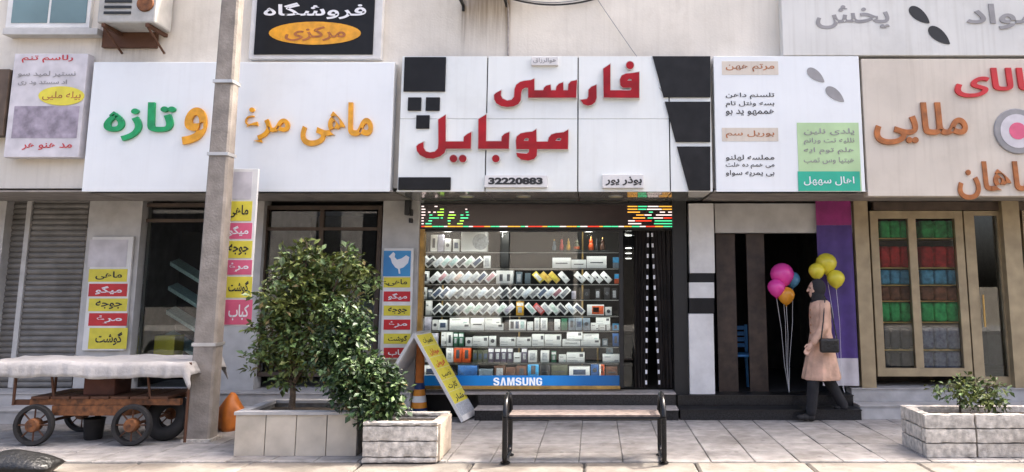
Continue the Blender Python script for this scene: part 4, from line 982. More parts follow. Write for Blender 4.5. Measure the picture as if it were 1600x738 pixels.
def rough_block(x0, x1, y0, y1, z0, z1, m, name, seed, amp=.009):
    """hewn block: evenly gridded box, worn by smooth noise, its arrises knocked off"""
    off = Vector((seed*7.3, seed*3.1, seed*1.7)); q = MB(); lo = (x0, y0, z0); hi = (x1, y1, z1)
    n = [max(2, min(26, int((hi[k] - lo[k])/.028))) for k in range(3)]
    idx = {}
    def V(i, j, k):
        key = (i, j, k)
        if key in idx: return idx[key]
        f = (i/n[0], j/n[1], k/n[2]); p = Vector([lo[t] + (hi[t] - lo[t])*f[t] for t in range(3)])
        ed_ = sum(1 for t in f if t in (0.0, 1.0)); c = Vector([(lo[t] + hi[t])/2 for t in range(3)])
        dv = Vector([(-1 if f[t] == 0 else 1 if f[t] == 1 else 0) for t in range(3)])
        w1 = mnoise.noise(p*9 + off); w2 = mnoise.noise(p*31 + off)
        p = p - dv*(amp*.5*(.5 + .5*w1) + amp*.35*(.5 + .5*w2))
        if ed_ >= 2: p = p - dv*(amp*.55*max(0, .35 + 1.3*mnoise.noise(p*17 - off)))
        idx[key] = len(q.v); q.v.append(p); return idx[key]
    for ax in range(3):
        a, b = [t for t in range(3) if t != ax]
        for side in (0, n[ax]):
            for i in range(n[a]):
                for j in range(n[b]):
                    def K(u_, v_):
                        t = [0, 0, 0]; t[ax] = side; t[a] = u_; t[b] = v_; return V(*t)
                    f_ = [K(i, j), K(i+1, j), K(i+1, j+1), K(i, j+1)]
                    flip = (side == 0) ^ (ax == 1)
                    q.f.append(f_[::-1] if flip else f_); q.m.append(0)
    return q.build(name, mat[m], stp)
for k in range(4):
    z0, z1 = zc[k] - .001, zc[k+1] - .0015
    n_ = 1 if k == 3 else 1
    rough_block(a2.x, b2.x, Y2, Y2 + .09, z0, z1, 'concrete', 'stone_block', 10 + k)
    rough_block(a2.x, b2.x, Y2 + D2 - .09, Y2 + D2, z0, z1, 'concrete', 'stone_block', 20 + k)
    rough_block(a2.x, a2.x + .09, Y2 + .095, Y2 + D2 - .095, z0, z1, 'concrete', 'stone_block', 30 + k)
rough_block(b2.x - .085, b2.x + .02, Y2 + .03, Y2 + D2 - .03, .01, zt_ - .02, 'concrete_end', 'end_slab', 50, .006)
MB().box(a2.x + .09, b2.x - .09, Y2 + .09, Y2 + D2 - .09, 0, zt_ - .06).build('soil', mat['soil'], stp)

# foliage: many folded leaves on branching stems
def leaf_cloud(q, c, r, n, ls, rr, mi=(0,), flat=1.0):
    for _ in range(n):
        d = Vector((rr.gauss(0, 1), rr.gauss(0, 1), rr.gauss(0, 1))).normalized(); k = rr.random() ** .5
        p = Vector(c) + Vector((d.x*r[0]*k, d.y*r[1]*k, d.z*r[2]*k))
        ax = (d*.7 + Vector((rr.uniform(-1, 1), rr.uniform(-1, 1), rr.uniform(-.9, .5)))).normalized()
        sd_ = ax.cross(Vector((rr.uniform(-1, 1), rr.uniform(-1, 1), 1.2))).normalized(); up_ = sd_.cross(ax)
        L = ls*rr.choice((.45, .7, .9, 1.0, 1.15, 1.45))*rr.uniform(.85, 1.15); W = L*rr.uniform(.22, .34)*flat
        o = len(q.v)
        q.v += [p, p + ax*L*.5 + sd_*W + up_*L*.10, p + ax*L - up_*L*.05, p + ax*L*.5 - sd_*W + up_*L*.10, p + ax*L*.52]
        q.f += [[o, o+1, o+4], [o+1, o+2, o+4], [o+2, o+3, o+4], [o+3, o, o+4]]; mm = 2 if rr.random() < .045 else rr.choice(mi); q.m += [mm]*4
def shrub(name, lab, base, clumps, ls, n, mats_, seed, trunk_r, cat='shrub', flat=1.0):
    rr = random.Random(seed)
    t = thing(name, base, lab, cat)
    tq_ = MB(); tq_.smooth = True; fork = base + Vector((0, 0, .28))
    tq_.tube([base - Vector((0, 0, .05)), base + Vector((.01, 0, .15)), fork], [trunk_r*1.2, trunk_r, trunk_r*.85], 9)
    for (c, r) in clumps:
        c = Vector(c); mid = fork.lerp(c, .55) + Vector((rr.uniform(-.05, .05), rr.uniform(-.05, .05), .04))
        tq_.tube([fork - Vector((0, 0, .03)), mid, c, c + Vector((rr.uniform(-.05, .05), 0, r[2]*.7))], [trunk_r*.55, trunk_r*.38, trunk_r*.22, trunk_r*.1], 6)
    tq_.build('trunk', mat['bark'], t)
    q = MB(); tot = sum(r[0]*r[1]*r[2] for c, r in clumps)
    for (c, r) in clumps:
        k = max(20, int(n*r[0]*r[1]*r[2]/tot))
        for _ in range(max(1, k//14)):
            d = Vector((rr.gauss(0, 1), rr.gauss(0, 1), rr.gauss(0, 1))).normalized()*rr.choice((rr.uniform(.3, 1), rr.uniform(.6, 1.1), rr.uniform(.9, 1.35)))
            sub = Vector(c) + Vector((d.x*r[0], d.y*r[1], d.z*r[2])); s_ = rr.uniform(.035, .11)
            leaf_cloud(q, sub, (s_, s_, s_*.8), 14, ls, rr, rr.choice(((0,), (0, 1), (1,), (0, 0, 1))), flat)
    q.build('crown', [mat[m] for m in mats_], t); return t
Ysh = Yt + .42
def cl(x, y, r, dY=0, rz=None): return (at(x, y, Ysh + dY), (r, r*.9, rz or r))
shrub('olive_shrub', 'tall loose olive green shrub growing in the tiled planter', Vector((xat(455, 640, Ysh), Ysh, .33)),
   [cl(470,420,.20), cl(440,455,.20,-.1), cl(505,430,.20,.1), cl(540,410,.16), cl(420,500,.17), cl(470,490,.24), cl(525,480,.22,.1), cl(440,545,.18), cl(490,550,.20,-.1), cl(565,440,.15,.1), cl(405,560,.12), cl(480,385,.10), cl(455,590,.14)], .066, 6600, ['leaf_olive', 'leaf_light', 'leaf_dry'], 11, .03)
Ysh = Y2 + .32
shrub('dark_shrub', 'dense dark green shrub growing in the stone planter', Vector((xat(585, 640, Ysh), Ysh, zt_ - .065)),
   [cl(515,545,.17,.1), cl(552,520,.16,.1), cl(582,572,.13), cl(550,590,.21), cl(590,606,.16), cl(612,608,.09,-.1), cl(620,634,.08,-.08), cl(575,632,.15,-.1), cl(610,600,.10), cl(532,488,.12,.1), cl(628,598,.045,-.1), cl(606,636,.11,-.12)], .056, 8200, ['leaf_dark', 'leaf_light', 'leaf_dry'], 23, .025, flat=1.12)
# ------------------------------------------------------------------ pavement things before the phone shop
# striped bollard
p = gnd(654, 653); bo = thing('bollard', p, 'orange post with blue, orange and white striped cone base behind the stone planter', 'bollard')
hb = zat(532, p.y)
z_ = lambda y: zat(y, p.y)
prof = [(0, .105, 'navy', 645), (1, .09, 'orange_b', 628), (2, .08, 'board_white', 619), (3, .073, 'orange_b', 610), (4, .062, 'navy', 601)]
edges = [653, 637, 628, 618, 608, 598]; rad = [.110, .096, .088, .076, .064, .056]
for k in range(5):
    zA, zB = (0 if k == 0 else z_(edges[k])), z_(edges[k+1])
    q = MB(); q.smooth = True; q.lathe((p.x, p.y, 0), [(rad[k], zA + .001), (rad[k+1], zB - .001)], 20); q.build('band', mat[prof[k][2]], bo)
q = MB(); q.smooth = True; q.lathe((p.x, p.y, 0), [(.052, z_(598) + .0005), (.054, hb - .01), (.04, hb), (.01, hb + .004)], 18); q.build('post', mat['post_orange'], bo)

# folding sandwich board
Yn, Yf = 9.50, 10.00
T = at(652, 521, Yn); Bq = gnd(735, 658); Lf = at(618, 600, Yn); Lf = Vector((T.x - (Bq.x - T.x)*.95, Yn, 0))
ab = thing('sandwich_board', Vector((T.x, (Yn+Yf)/2, 0)), 'white A-frame sandwich board with yellow printed panels standing by the window', 'sandwich board')
def leaf(foot, side):
    d = Vector((foot.x - T.x, 0, -T.z)); L = d.length; d.normalize(); nrm = Vector((-d.z*side, 0, d.x*side)) if side > 0 else Vector((d.z, 0, -d.x))
    if nrm.z < 0: nrm = -nrm
    top = Vector((T.x + side*.012, Yn, T.z)); th = .036
    q = MB(); w_ = Vector((0, Yf - Yn, 0)); e = d*(L - .03)
    pts = [top, top + w_, top + w_ + e, top + e]
    q.add(pts + [x_ - nrm*th for x_ in pts], [(0,1,2,3),(7,6,5,4),(0,4,5,1),(1,5,6,2),(2,6,7,3),(3,7,4,0)])
    fr = q.build('leaf', mat['board_white'], ab)
    return top, d, nrm, L, fr
for side, foot in ((-1, Lf), (1, Vector((Bq.x, Yn, 0)))):
    top, d, nrm, L, fr = leaf(foot, side)
    # yellow printed panels with text lines
    n_ = 7
    for k in range(n_):
        a_ = .03 + k*(L - .12)/n_; b_ = a_ + (L - .12)/n_ - .004
        o_ = top + nrm*.0015
        mm = 'yellow' if k < 6 else 'print_silver'
        q = MB(); c4 = [o_ + d*a_ + Vector((0, .012, 0)), o_ + d*a_ + Vector((0, Yf-Yn-.006, 0)), o_ + d*b_ + Vector((0, Yf-Yn-.006, 0)), o_ + d*b_ + Vector((0, .012, 0))]
        q.add(c4 + [x_ - nrm*.001 for x_ in c4], [(0,1,2,3),(7,6,5,4),(0,4,5,1),(1,5,6,2),(2,6,7,3),(3,7,4,0)])
        pn = q.build('printed_panel', mat[mm], fr)
        if k < 6 and side > 0:
            wrd = ('تعمیرات', 'موبایل', 'فروش', 'نصب', 'کارت', 'شارژ')[k]
            letters(''.join(ch for ch in wrd if ch in AR), .10, -b_ + .015, Yf-Yn-.10, -a_ - .045, 0, mat['red' if k in (1, 2) else 'ink'], pn, 'panel_lettering', .002, .02, True,
                    frame=(o_ + nrm*.0005, Vector((0, 1, 0)), -d, nrm))
ab.rotation_euler = (0, 0, R(-9))
MB().box(T.x - .03, T.x + .03, Yn + .02, Yf - .02, T.z - .008, T.z + .012).build('hinge', mat['alu'], ab)
MB().tube([(T.x - .18, Yf - .08, T.z - .5), (T.x + .18, Yf - .08, T.z - .5)], .004, 5).build('stay_chain', mat['alu'], ab)

# bench with looped tube ends
fa = gnd(788, 727); fb = gnd(1038, 727); Yb0 = (fa.y + fb.y)/2; Yb1 = Yb0 + .46
be = thing('bench', ((fa.x+fb.x)/2, (Yb0+Yb1)/2, 0), 'low park bench with black looped tube ends and wooden slats', 'bench')
ht = zat(617, Yb0 + .18)
def loop(X):
    pts = []; n = 40
    rr_ = .05
    y0, y1, z0, z1 = Yb0, Yb1, .025, ht
    # rounded loop in the Y-Z plane: straight sides, arched top, small bottom corners
    for i in range(13):
        a = math.pi - math.pi*i/12; pts.append((X, (y0+y1)/2 + (y1-y0)/2*math.cos(a), z1 - .17 + .17*math.sin(a)))
    for (a0, cy, cz) in ((0, y1 - .07, z0 + .07), (-math.pi/2, y0 + .07, z0 + .07)):
        for i in range(6):
            a = a0 - (math.pi/2)*i/5; pts.append((X, cy + .07*math.cos(a), cz + .07*math.sin(a)))
    pts.append(pts[0])
    q = MB(); q.smooth = True; q.tube(pts, .024, 12, cap=False); return q.build('looped_end', mat['steel_black'], be, sharp=80)
for X in (fa.x, fb.x):
    l_ = loop(X)
    for Y in (Yb0 + .07, Yb1 - .07): MB().lathe((X, Y, 0), [(.045, .0015), (.045, .012), (.02, .024)], 14).build('foot_plate', mat['steel_black'], be)
    MB().box(X - .02, X + .02, Yb0 + .02, Yb1 - .02, .375, .398).build('cross_bar', mat['steel_black'], be)
zs_ = .42
for k in range(3):
    y0 = Yb0 + .085 + k*.096
    MB().cbox(((fa.x+fb.x)/2, y0 + .042, zs_ - .012), fb.x - fa.x - .05, .084, .020, bev=.004).build('slat', mat['bench_wood'], be)
MB().tube([(fa.x, Yb0 + .10, .385), (fb.x, Yb0 + .10, .385)], .014, 8).build('rail', mat['steel_black'], be)
MB().tube([(fa.x, Yb1 - .10, .385), (fb.x, Yb1 - .10, .385)], .014, 8).build('rail', mat['steel_black'], be)

# ------------------------------------------------------------------ right of the phone shop
wc = thing('display_column', at(1096, 600, 9.9), 'glossy white column with dark bands beside the dark doorway', 'column')
for (y0, y1, m) in ((318, 427, 'pillar_white'), (427.5, 441, 'charcoal_panel'), (441.5, 466, 'pillar_white'), (466.5, 490, 'charcoal_panel')):
    bx('column_section', 1077, y0, 1116, y1, 9.92, .2, mat[m], wc, bev=.004)
X0, X1, Z0, Z1 = rect(1077, 490.5, 1116, 600, 9.92); MB().cbox(((X0+X1)/2, 10.02, (Z1+.252)/2), X1-X0, .2, Z1-.252, bev=.004).build('column_section', mat['pillar_white'], wc)
dr = thing('shop_entrance', at(1200, 600, YG), 'dark open entrance with grey lintel and brown door leaf', 'entrance')
bx('lintel', 1117, 318, 1339, 364, YG - .04, .12, mat['pillar_grey'], dr, bev=.004)
X0, X1, Z0, Z1 = rect(1168, 366, 1196, 600, YG + .1); MB().box(X0, X1, YG + .06, YG + .10, .252, Z1).build('door_leaf', mat['door_brown'], dr)
X0, X1, Z0, Z1 = rect(1120, 366, 1150, 600, YG + .1); MB().box(X0, X1, YG + .06, YG + .10, .252, Z1).build('door_leaf', mat['door_brown'], dr)
bn = thing('banner', at(1305, 600, YG - .1), 'tall magenta and purple banner hanging beside the entrance', 'banner')
for (y0, y1, m) in ((303, 352, 'magenta'), (352, 560, 'purple'), (560, 603, 'lilac_light')):
    X0, X1, Z0, Z1 = rect(1280, y0, 1336, y1, YG - .10); X0, X1 = xat(1280, 460, YG - .1), xat(1336, 460, YG - .1)
    q = MB(); q.smooth = True; N = 14
    for lay in (0, .004):
        for k in range(5):
            for i in range(N+1): q.v.append(Vector((X0 + (X1-X0)*i/N, YG - .10 + .012*math.sin(i*.9) + lay, max(Z0, .254) + .0005 + (Z1 - max(Z0, .254) - .001)*k/4)))
    for lay in (0, 1):
        for k in range(4):
            for i in range(N):
                a_ = lay*5*(N+1) + k*(N+1) + i; f_ = [a_, a_+1, a_+N+2, a_+N+1]; q.f.append(f_ if lay == 0 else f_[::-1]); q.m.append(0)
    q.build('cloth_panel', mat[m], bn, sharp=80)
def balloon(c, r, m, lab, tie=None):
    t = thing('balloon', c - Vector((0, 0, r*1.15)), lab, 'balloon', 'balloons at the entrance')
    q = MB(); q.smooth = True; q.lathe(c, [(r*.04, -r*1.12), (r*.25, -r*1.0), (r*.62, -r*.72), (r*.92, -r*.25), (r, .1*r), (r*.88, r*.5), (r*.6, r*.82), (r*.25, r*.97), (r*.02, r)], 20); q.build('skin', mat[m], t, sharp=90)
    MB().lathe(c, [(r*.12, -r*1.2), (r*.04, -r*1.121)], 10).build('knot', mat[m], t)
    e_ = Vector((xat(1232 if c.x < xat(1260, 430, 9.9) else 1318, 590, 10.0), 9.99, .262)); k_ = c - Vector((0, 0, r*1.19))
    MB().tube([k_, k_.lerp(e_, .3) + Vector((.01, 0, -.03)), k_.lerp(e_, .7) + Vector((-.01, 0, -.02)), e_], .0022, 5).build('string', mat['white_print'], t)
    return t
balloon(at(1222, 430, 9.98), .15, 'balloon_pink', 'pink balloon at the top of the left cluster'); balloon(at(1213, 450, 9.9), .11, 'balloon_pink', 'pink balloon low on the left of the cluster')
balloon(at(1238, 437, 10.12), .10, 'balloon_blue', 'pale blue balloon behind the pink ones'); balloon(at(1228, 462, 9.93), .11, 'balloon_orange', 'orange balloon under the pink ones')
balloon(at(1291, 412, 9.90), .13, 'balloon_yellow', 'yellow balloon at the top of the right cluster'); balloon(at(1276, 424, 9.82), .10, 'balloon_yellow', 'yellow balloon left of its cluster'); balloon(at(1306, 436, 9.84), .11, 'balloon_yellow', 'yellow balloon lowest of its cluster')
# blue plastic chair in the doorway
chx = at(1152, 598, 10.35); chr_ = thing('plastic_chair', Vector((chx.x, 10.45, .2505)), 'blue plastic chair just inside the dark entrance', 'chair')
cx_, cy_ = chx.x, 10.45
MB().cbox((cx_, cy_, .68), .40, .40, .03, bev=.01).build('seat', mat['plastic_blue'], chr_)
for sx in (-.17, .17):
    for sy in (-.17, .17): MB().tube([(cx_ + sx*1.1, cy_ + sy*1.1, .252), (cx_ + sx, cy_ + sy, .668)], [.018, .022], 8).build('leg', mat['plastic_blue'], chr_)
q = MB(); 
for k in range(5): pass
for sx in (-.18, .18): MB().box(cx_ + sx - .018, cx_ + sx + .018, cy_ + .17, cy_ + .20, .70, 1.05).build('back_post', mat['plastic_blue'], chr_)
for k in range(4): MB().box(cx_ - .16, cx_ + .16, cy_ + .175, cy_ + .195, .76 + .075*k, .81 + .075*k).build('back_slat', mat['plastic_blue'], chr_)

# right-hand shop: gilt frames and stacked bundles
gf = front('shop_window', 'gilt framed windows with colourful stacked bundles at the right', 1364, 1510, 330, 588, 'gold_frame', 'glass', (1430,), (), .10)
gd = thing('shop_door', at(1542, 590, YG), 'dark glass door in a gilt frame at the far right', 'door')
X0, X1, Z0, Z1 = rect(1513, 330, 1573, 588, YG); Z0 = .325
for a_, b_ in ((X0, X0 + .13), (X1 - .06, X1)): MB().box(a_, b_, YG - .02, YG + .05, Z0, Z1).build('stile', mat['gold_frame'], gd)
MB().box(X0 + .131, X1 - .061, YG - .02, YG + .05, Z0, Z0 + .12).build('rail', mat['gold_frame'], gd); MB().box(X0 + .131, X1 - .061, YG - .02, YG + .05, Z1 - .06, Z1).build('rail', mat['gold_frame'], gd)
MB().box(X0 + .131, X1 - .061, YG + .01, YG + .018, Z0 + .121, Z1 - .061).build('pane', mat['glass_dark'], gd)
MB().tube([(X0 + .16, YG - .05, 1.05), (X0 + .16, YG - .05, 1.45)], .012, 8).build('handle', mat['brass'], gd)
MB().box(xat(1574, 450, YG) + .26, xat(1720, 450, YG), YG, YG + .05, .325, ZS).build('shop_wall', mat['gold_frame'], bd)
MB().box(xat(1363, 320, YG), xat(1720, 320, YG), YG - .04, YG + .06, zat(329, YG), ZS - .003).build('lintel', mat['lintel_brown'], bd)
wsh = thing('display_shelving', at(1437, 588, 10.4), 'brown shelving holding coloured bundles behind the gilt windows', 'shelving')
X0, X1 = xat(1366, 460, 10.45), xat(1512, 460, 10.45)
MB().box(X0, X1, 10.72, 10.75, .322, 2.5).build('back_panel', mat['door_brown'], wsh)
D('b_green', (.06,.55,.16), .8, var=.25, scale=16, bump=.4, rand=.1); D('b_red', (.62,.03,.035), .8, var=.25, scale=16, bump=.4, rand=.1); D('b_blue', (.13,.42,.62), .8, var=.25, scale=16, bump=.4, rand=.1)
D('b_brown', (.30,.11,.06), .8, var=.25, scale=16, bump=.4, rand=.1); D('b_dark', (.04,.04,.05), .8, var=.25, scale=16, bump=.4, rand=.1); D('b_patt', (.30,.34,.46), .8, c2=(.06,.07,.16), scale=22, bump=.3, rand=.15)
for (bay, x0, x1) in (('left', 1376, 1424), ('right', 1440, 1502)):
    for (y0, y1, m, wd_) in ((345, 372, 'b_green', 'green top'), (385, 418, 'b_red', 'red'), (422, 445, 'b_blue', 'blue'), (448, 470, 'b_brown', 'brown'), (473, 503, 'b_green', 'green lower'), (512, 546, 'b_dark' if bay == 'left' else 'b_patt', 'dark' if bay == 'left' else 'patterned upper'), (550, 586, 'b_dark' if bay == 'left' else 'b_patt', 'lowest dark' if bay == 'left' else 'patterned lower')):
        Xa, Xb, Za, Zb = rect(x0, y0, x1, y1, 10.22)
        MB().box(Xa - .04, Xb + .04, 10.20, 10.71, Za - .014, Za - .002).build('shelf_board', mat['brass'], wsh)
        nb = 3
        for k in range(nb):
            wdt = (Xb - Xa)/nb
            q = MB(); q.smooth = True; q.cbox((Xa + wdt*(k+.5), 10.34, (Za+Zb)/2), wdt - .006, .24, Zb - Za, bev=min(.03, (Zb-Za)*.2))
            q.build('folded_bundle', mat[m], None, f'{("left", "middle", "right")[k]} {wd_} folded bundle in the {bay} bay of the gilt window', 'bundle', 'bundles in the gilt window', sharp=80)
# right-hand signs
rg = thing('shop_sign', at(1230, 298, YS), 'white sign with small text rows and a green panel next to the black blocks', 'sign')
X0, X1 = xat(1117, 195, YS), xat(1347, 195, YS); z1 = zat(88, YS)
MB().cbox(((X0+X1)/2, YS + .075, (ZS+z1)/2), X1-X0, .15, z1-ZS, bev=.006).build('sign_face', mat['panel_white2'], rg)
for (x0, y0, x1, y1) in ((1128, 96, 1216, 117), (1128, 200, 1216, 221)): bx('caption_bar', x0, y0, x1, y1, YS - .003, .0025, mat['sign_beige'], rg)
bx('green_panel', 1247, 192, 1344, 299, YS - .004, .0035, mat['mint'], rg); bx('teal_panel', 1247, 268, 1344, 298.5, YS - .007, .0025, mat['teal_green'], rg)
for k, y in enumerate((106, 150, 163, 176, 210, 247, 259, 271)):
    blurred_writing(1134, 1210, y, 12 if y in (106, 210) else 10, YS - .006, mat['brown_letter' if y in (106, 210) else 'ink'], rg, 60 + k)
for k, y in enumerate((206, 221, 236, 251, 283)):
    blurred_writing(1256, 1335, y, 11 if y < 280 else 14, YS - .010, mat['ink_grey' if y < 280 else 'white_print'], rg, 80 + k)
def leafmark(x, y, s, par, Y, m):
    pts = [(x + s*(a*.78 - b*.62), y + s*(a*.62 + b*.78)) for a, b in [(1.05*math.cos(t_), .55*math.sin(t_)*abs(math.sin(t_/2))**.6) for t_ in [2*math.pi*i/26 + .01 for i in range(26)]]]
    outline([pts], Y - .006, .005, 0, mat[m], par, 'emblem')
leafmark(1275, 118, 16, rg, YS, 'ink_grey'); leafmark(1305, 148, 17, rg, YS, 'ink_grey')
rb = thing('shop_sign', at(1475, 298, YS), 'beige sign with brown script and red lettering at the right', 'sign')
X0, X1 = xat(1351, 200, YS), xat(1720, 200, YS); z1 = zat(92, YS)
MB().cbox(((X0+X1)/2, YS + .075, (ZS-.05+z1)/2), X1-X0, .15, z1-ZS+.05, bev=.006).build('sign_face', mat['sign_beige'], rb)
letters('ملایی', 1366, 160, 1512, 226, YS - .03, mat['brown_letter'], rb, 'letter', .029, .02, True)
letters('ماهان', 1497, 252, 1625, 312, YS - .03, mat['brown_letter'], rb, 'letter', .029, .02, True)
letters('کالای', 1492, 106, 1640, 152, YS - .03, mat['red'], rb, 'letter', .029, .02, True)
P = at(1590, 205, YS - .02)
MB().lathe(P, [(.26, 0), (.27, .01), (.27, .019)], 28, 'Y').build('round_emblem', mat['ink_grey'], rb)
MB().lathe(P - Vector((0, .004, 0)), [(.20, 0), (.20, .0035)], 28, 'Y').build('round_emblem', mat['lilac_light'], rb)
MB().lathe(P - Vector((0, .008, 0)), [(.10, 0), (.10, .0035)], 20, 'Y').build('round_emblem', mat['pink'], rb)
ru = thing('shop_sign', at(1410, 86, YS), 'pale cream upper sign with grey lettering along the top right edge', 'sign')
X0, X1 = xat(1222, 40, YS), xat(1720, 40, YS); za = zat(87, YS); zb = zat(-80, YS)
MB().cbox(((X0+X1)/2, YS + .075, (za+zb)/2), X1-X0, .15, zb-za, bev=.008).build('sign_face', mat['sign_cream'], ru)
letters('پخش', 1275, 8, 1390, 48, YS - .012, mat['ink_grey'], ru, 'letter', .011, .02, True)
letters('مواد', 1510, 6, 1625, 46, YS - .012, mat['ink_grey'], ru, 'letter', .011, .02, True)
leafmark(1437, 24, 19, ru, YS, 'ink'); leafmark(1468, 56, 20, ru, YS, 'ink')
# stone planter at the right with straggly plants
rp = thing('stone_planter', gnd(1530, 715), 'pale stone planter with straggly plants at the lower right', 'planter')
pa = gnd(1448, 716); stp_old = stp; stp = rp
Yr = pa.y
for k in range(3):
    z0, z1 = .13*k, .13*(k+1) - .001
    for j in range(3):
        xa_ = pa.x + j*.48 + (.0 if k % 2 == 0 else -.0)
        rough_block(xa_, xa_ + .472, Yr, Yr + .10, z0, z1, 'concrete', 'stone_block', 70 + k*3 + j)
    rough_block(pa.x, pa.x + .10, Yr + .104, Yr + .5, z0, z1, 'concrete', 'stone_block', 90 + k)
    rough_block(pa.x, pa.x + 1.43, Yr + .504, Yr + .6, z0, z1, 'concrete', 'stone_block', 95 + k)
MB().box(pa.x + .1, pa.x + 1.43, Yr + .1, Yr + .5, 0, .33).build('soil', mat['soil'], rp)
stp = stp_old
Ysh = Yr + .3
def straggly(x, lab, seed, hgt):
    b_ = Vector((xat(x, 650, Ysh), Ysh, .328))
    return shrub('straggly_plant', lab, b_, [(b_ + Vector((dx, dy, hgt*k_)), (.09, .09, .07)) for dx, dy, k_ in ((-.1, 0, .8), (.08, .05, 1), (.12, -.05, .6), (0, -.05, .7))], .055, 420, ['leaf_olive', 'leaf_light'], seed, .010, 'plant')
straggly(1500, 'left yellowish straggly plant in the right stone planter', 31, .28); straggly(1545, 'right green straggly plant in the right stone planter', 32, .24)
# ------------------------------------------------------------------ the woman walking by the entrance
def remesh_obj(name, parts, m, parent, vox=.008, smooth=6, label=None, cat=None):
    q = MB()
    for fn in parts: fn(q)
    me = q.mesh('tmp', m, Vector()); o = bpy.data.objects.new('tmp', me); COL.objects.link(o)
    r_ = o.modifiers.new('r', 'REMESH'); r_.mode = 'VOXEL'; r_.voxel_size = vox
    s_ = o.modifiers.new('s', 'SMOOTH'); s_.iterations = smooth; s_.factor = .5
    dg = bpy.context.evaluated_depsgraph_get(); me2 = bpy.data.meshes.new_from_object(o.evaluated_get(dg))
    bpy.data.objects.remove(o); bpy.data.meshes.remove(me)
    zs_ = [v_.co.z for v_ in me2.vertices]; org = Vector((PX, PY, min(zs_)))
    me2.transform(Matrix.Translation(-org)); me2.name = name
    me2.materials.clear(); me2.materials.append(m)
    for p_ in me2.polygons: p_.use_smooth = True
    return link(name, me2, org, parent, label, cat)
pf = gnd(1288, 657); PX, PY = pf.x, pf.y
def W(x, y, z): return Vector((PX + x, PY + y, z))     # the woman walks to the left (-x)
def cap(*pr, n=12, sq=None):                           # chain of (point, radius) with round ends
    def f(q):
        pts = [a_ for a_, r_ in pr]; rs_ = [r_ for a_, r_ in pr]; q.tube(pts, rs_, n, sq=sq)
        for a_, r_ in (pr[0], pr[-1]): q.ball(a_, r_*.99, r_*.99, r_*.99, 10, 7)
    return f
def blob(c, a_, b_, d_): return lambda q: q.ball(c, a_, b_, d_, 16, 11)
pn = thing('person', (PX, PY, 0), 'person in a long peach coat, black headscarf and black trousers walking past the entrance', 'person')
arm_l = [(W(.02,-.17,1.33), .052), (W(-.02,-.21,1.08), .042), (W(-.16,-.20,.90), .032)]
arm_r = [(W(.02,.17,1.33), .052), (W(.10,.20,1.08), .042), (W(.06,.20,.85), .032)]
def hand(wr, d, side):
    fs = [cap((wr, .026), (wr + d*.05, .034), (wr + d*.085, .030))]
    d = d.normalized(); sd_ = Vector((1, 0, 0)) - d*d.x; sd_.normalize(); up_ = d.cross(sd_)
    kn = wr + d*.085
    for k, (o_, L) in enumerate(((-.027, .062), (-.009, .072), (.009, .068), (.026, .052))):
        a_ = kn + sd_*o_; b_ = a_ + d*L*.55 + up_*side*.008; c_ = b_ + d*L*.4 + up_*side*.022
        fs.append(cap((a_, .0095), (b_, .0088), (c_, .0078), n=8))
    t0_ = wr + d*.03 - sd_*.024; fs.append(cap((t0_, .011), (t0_ - sd_*.022 + d*.028, .010), (t0_ - sd_*.026 + d*.058 + up_*side*.01, .0085), n=8))
    return fs
hd = W(-.035, 0, 1.525)
body = [blob(W(.01,0,1.20), .105, .165, .20), blob(W(.01,0,.95), .115, .165, .16), cap((W(0,0,1.36), .055), (W(-.02,0,1.47), .05)),
        blob(hd, .088, .074, .108), blob(hd + Vector((-.03, 0, -.06)), .055, .052, .055),
        cap((hd + Vector((-.084, 0, .012)), .010), (hd + Vector((-.104, 0, -.022)), .014), n=8),
        cap((hd + Vector((-.079, -.018, -.053)), .0085), (hd + Vector((-.079, .018, -.053)), .0085), n=8),
        cap((hd + Vector((-.072, -.04, .03)), .010), (hd + Vector((-.078, -.016, .034)), .010), n=8), cap((hd + Vector((-.072, .04, .03)), .010), (hd + Vector((-.078, .016, .034)), .010), n=8),
        cap(*arm_l), cap(*arm_r),
        cap((W(.0,-.08,.88), .088), (W(-.13,-.08,.48), .058), (W(-.17,-.08,.10), .038)), cap((W(.02,.08,.88), .088), (W(.08,.08,.48), .058), (W(.27,.08,.13), .038))]
body += hand(arm_l[-1][0], Vector((-.55, 0, -.75)), 1) + hand(arm_r[-1][0], Vector((-.15, 0, -1)), 1)
bdy = remesh_obj('body', body, mat['skin'], pn, .0055, 3)
for sy in (-1, 1):
    e_ = hd + Vector((-.075, .030*sy, .012)); q = MB(); q.smooth = True; q.ball(e_, .012, .011, .008, 10, 8); q.build('eye', mat['ink'], bdy)
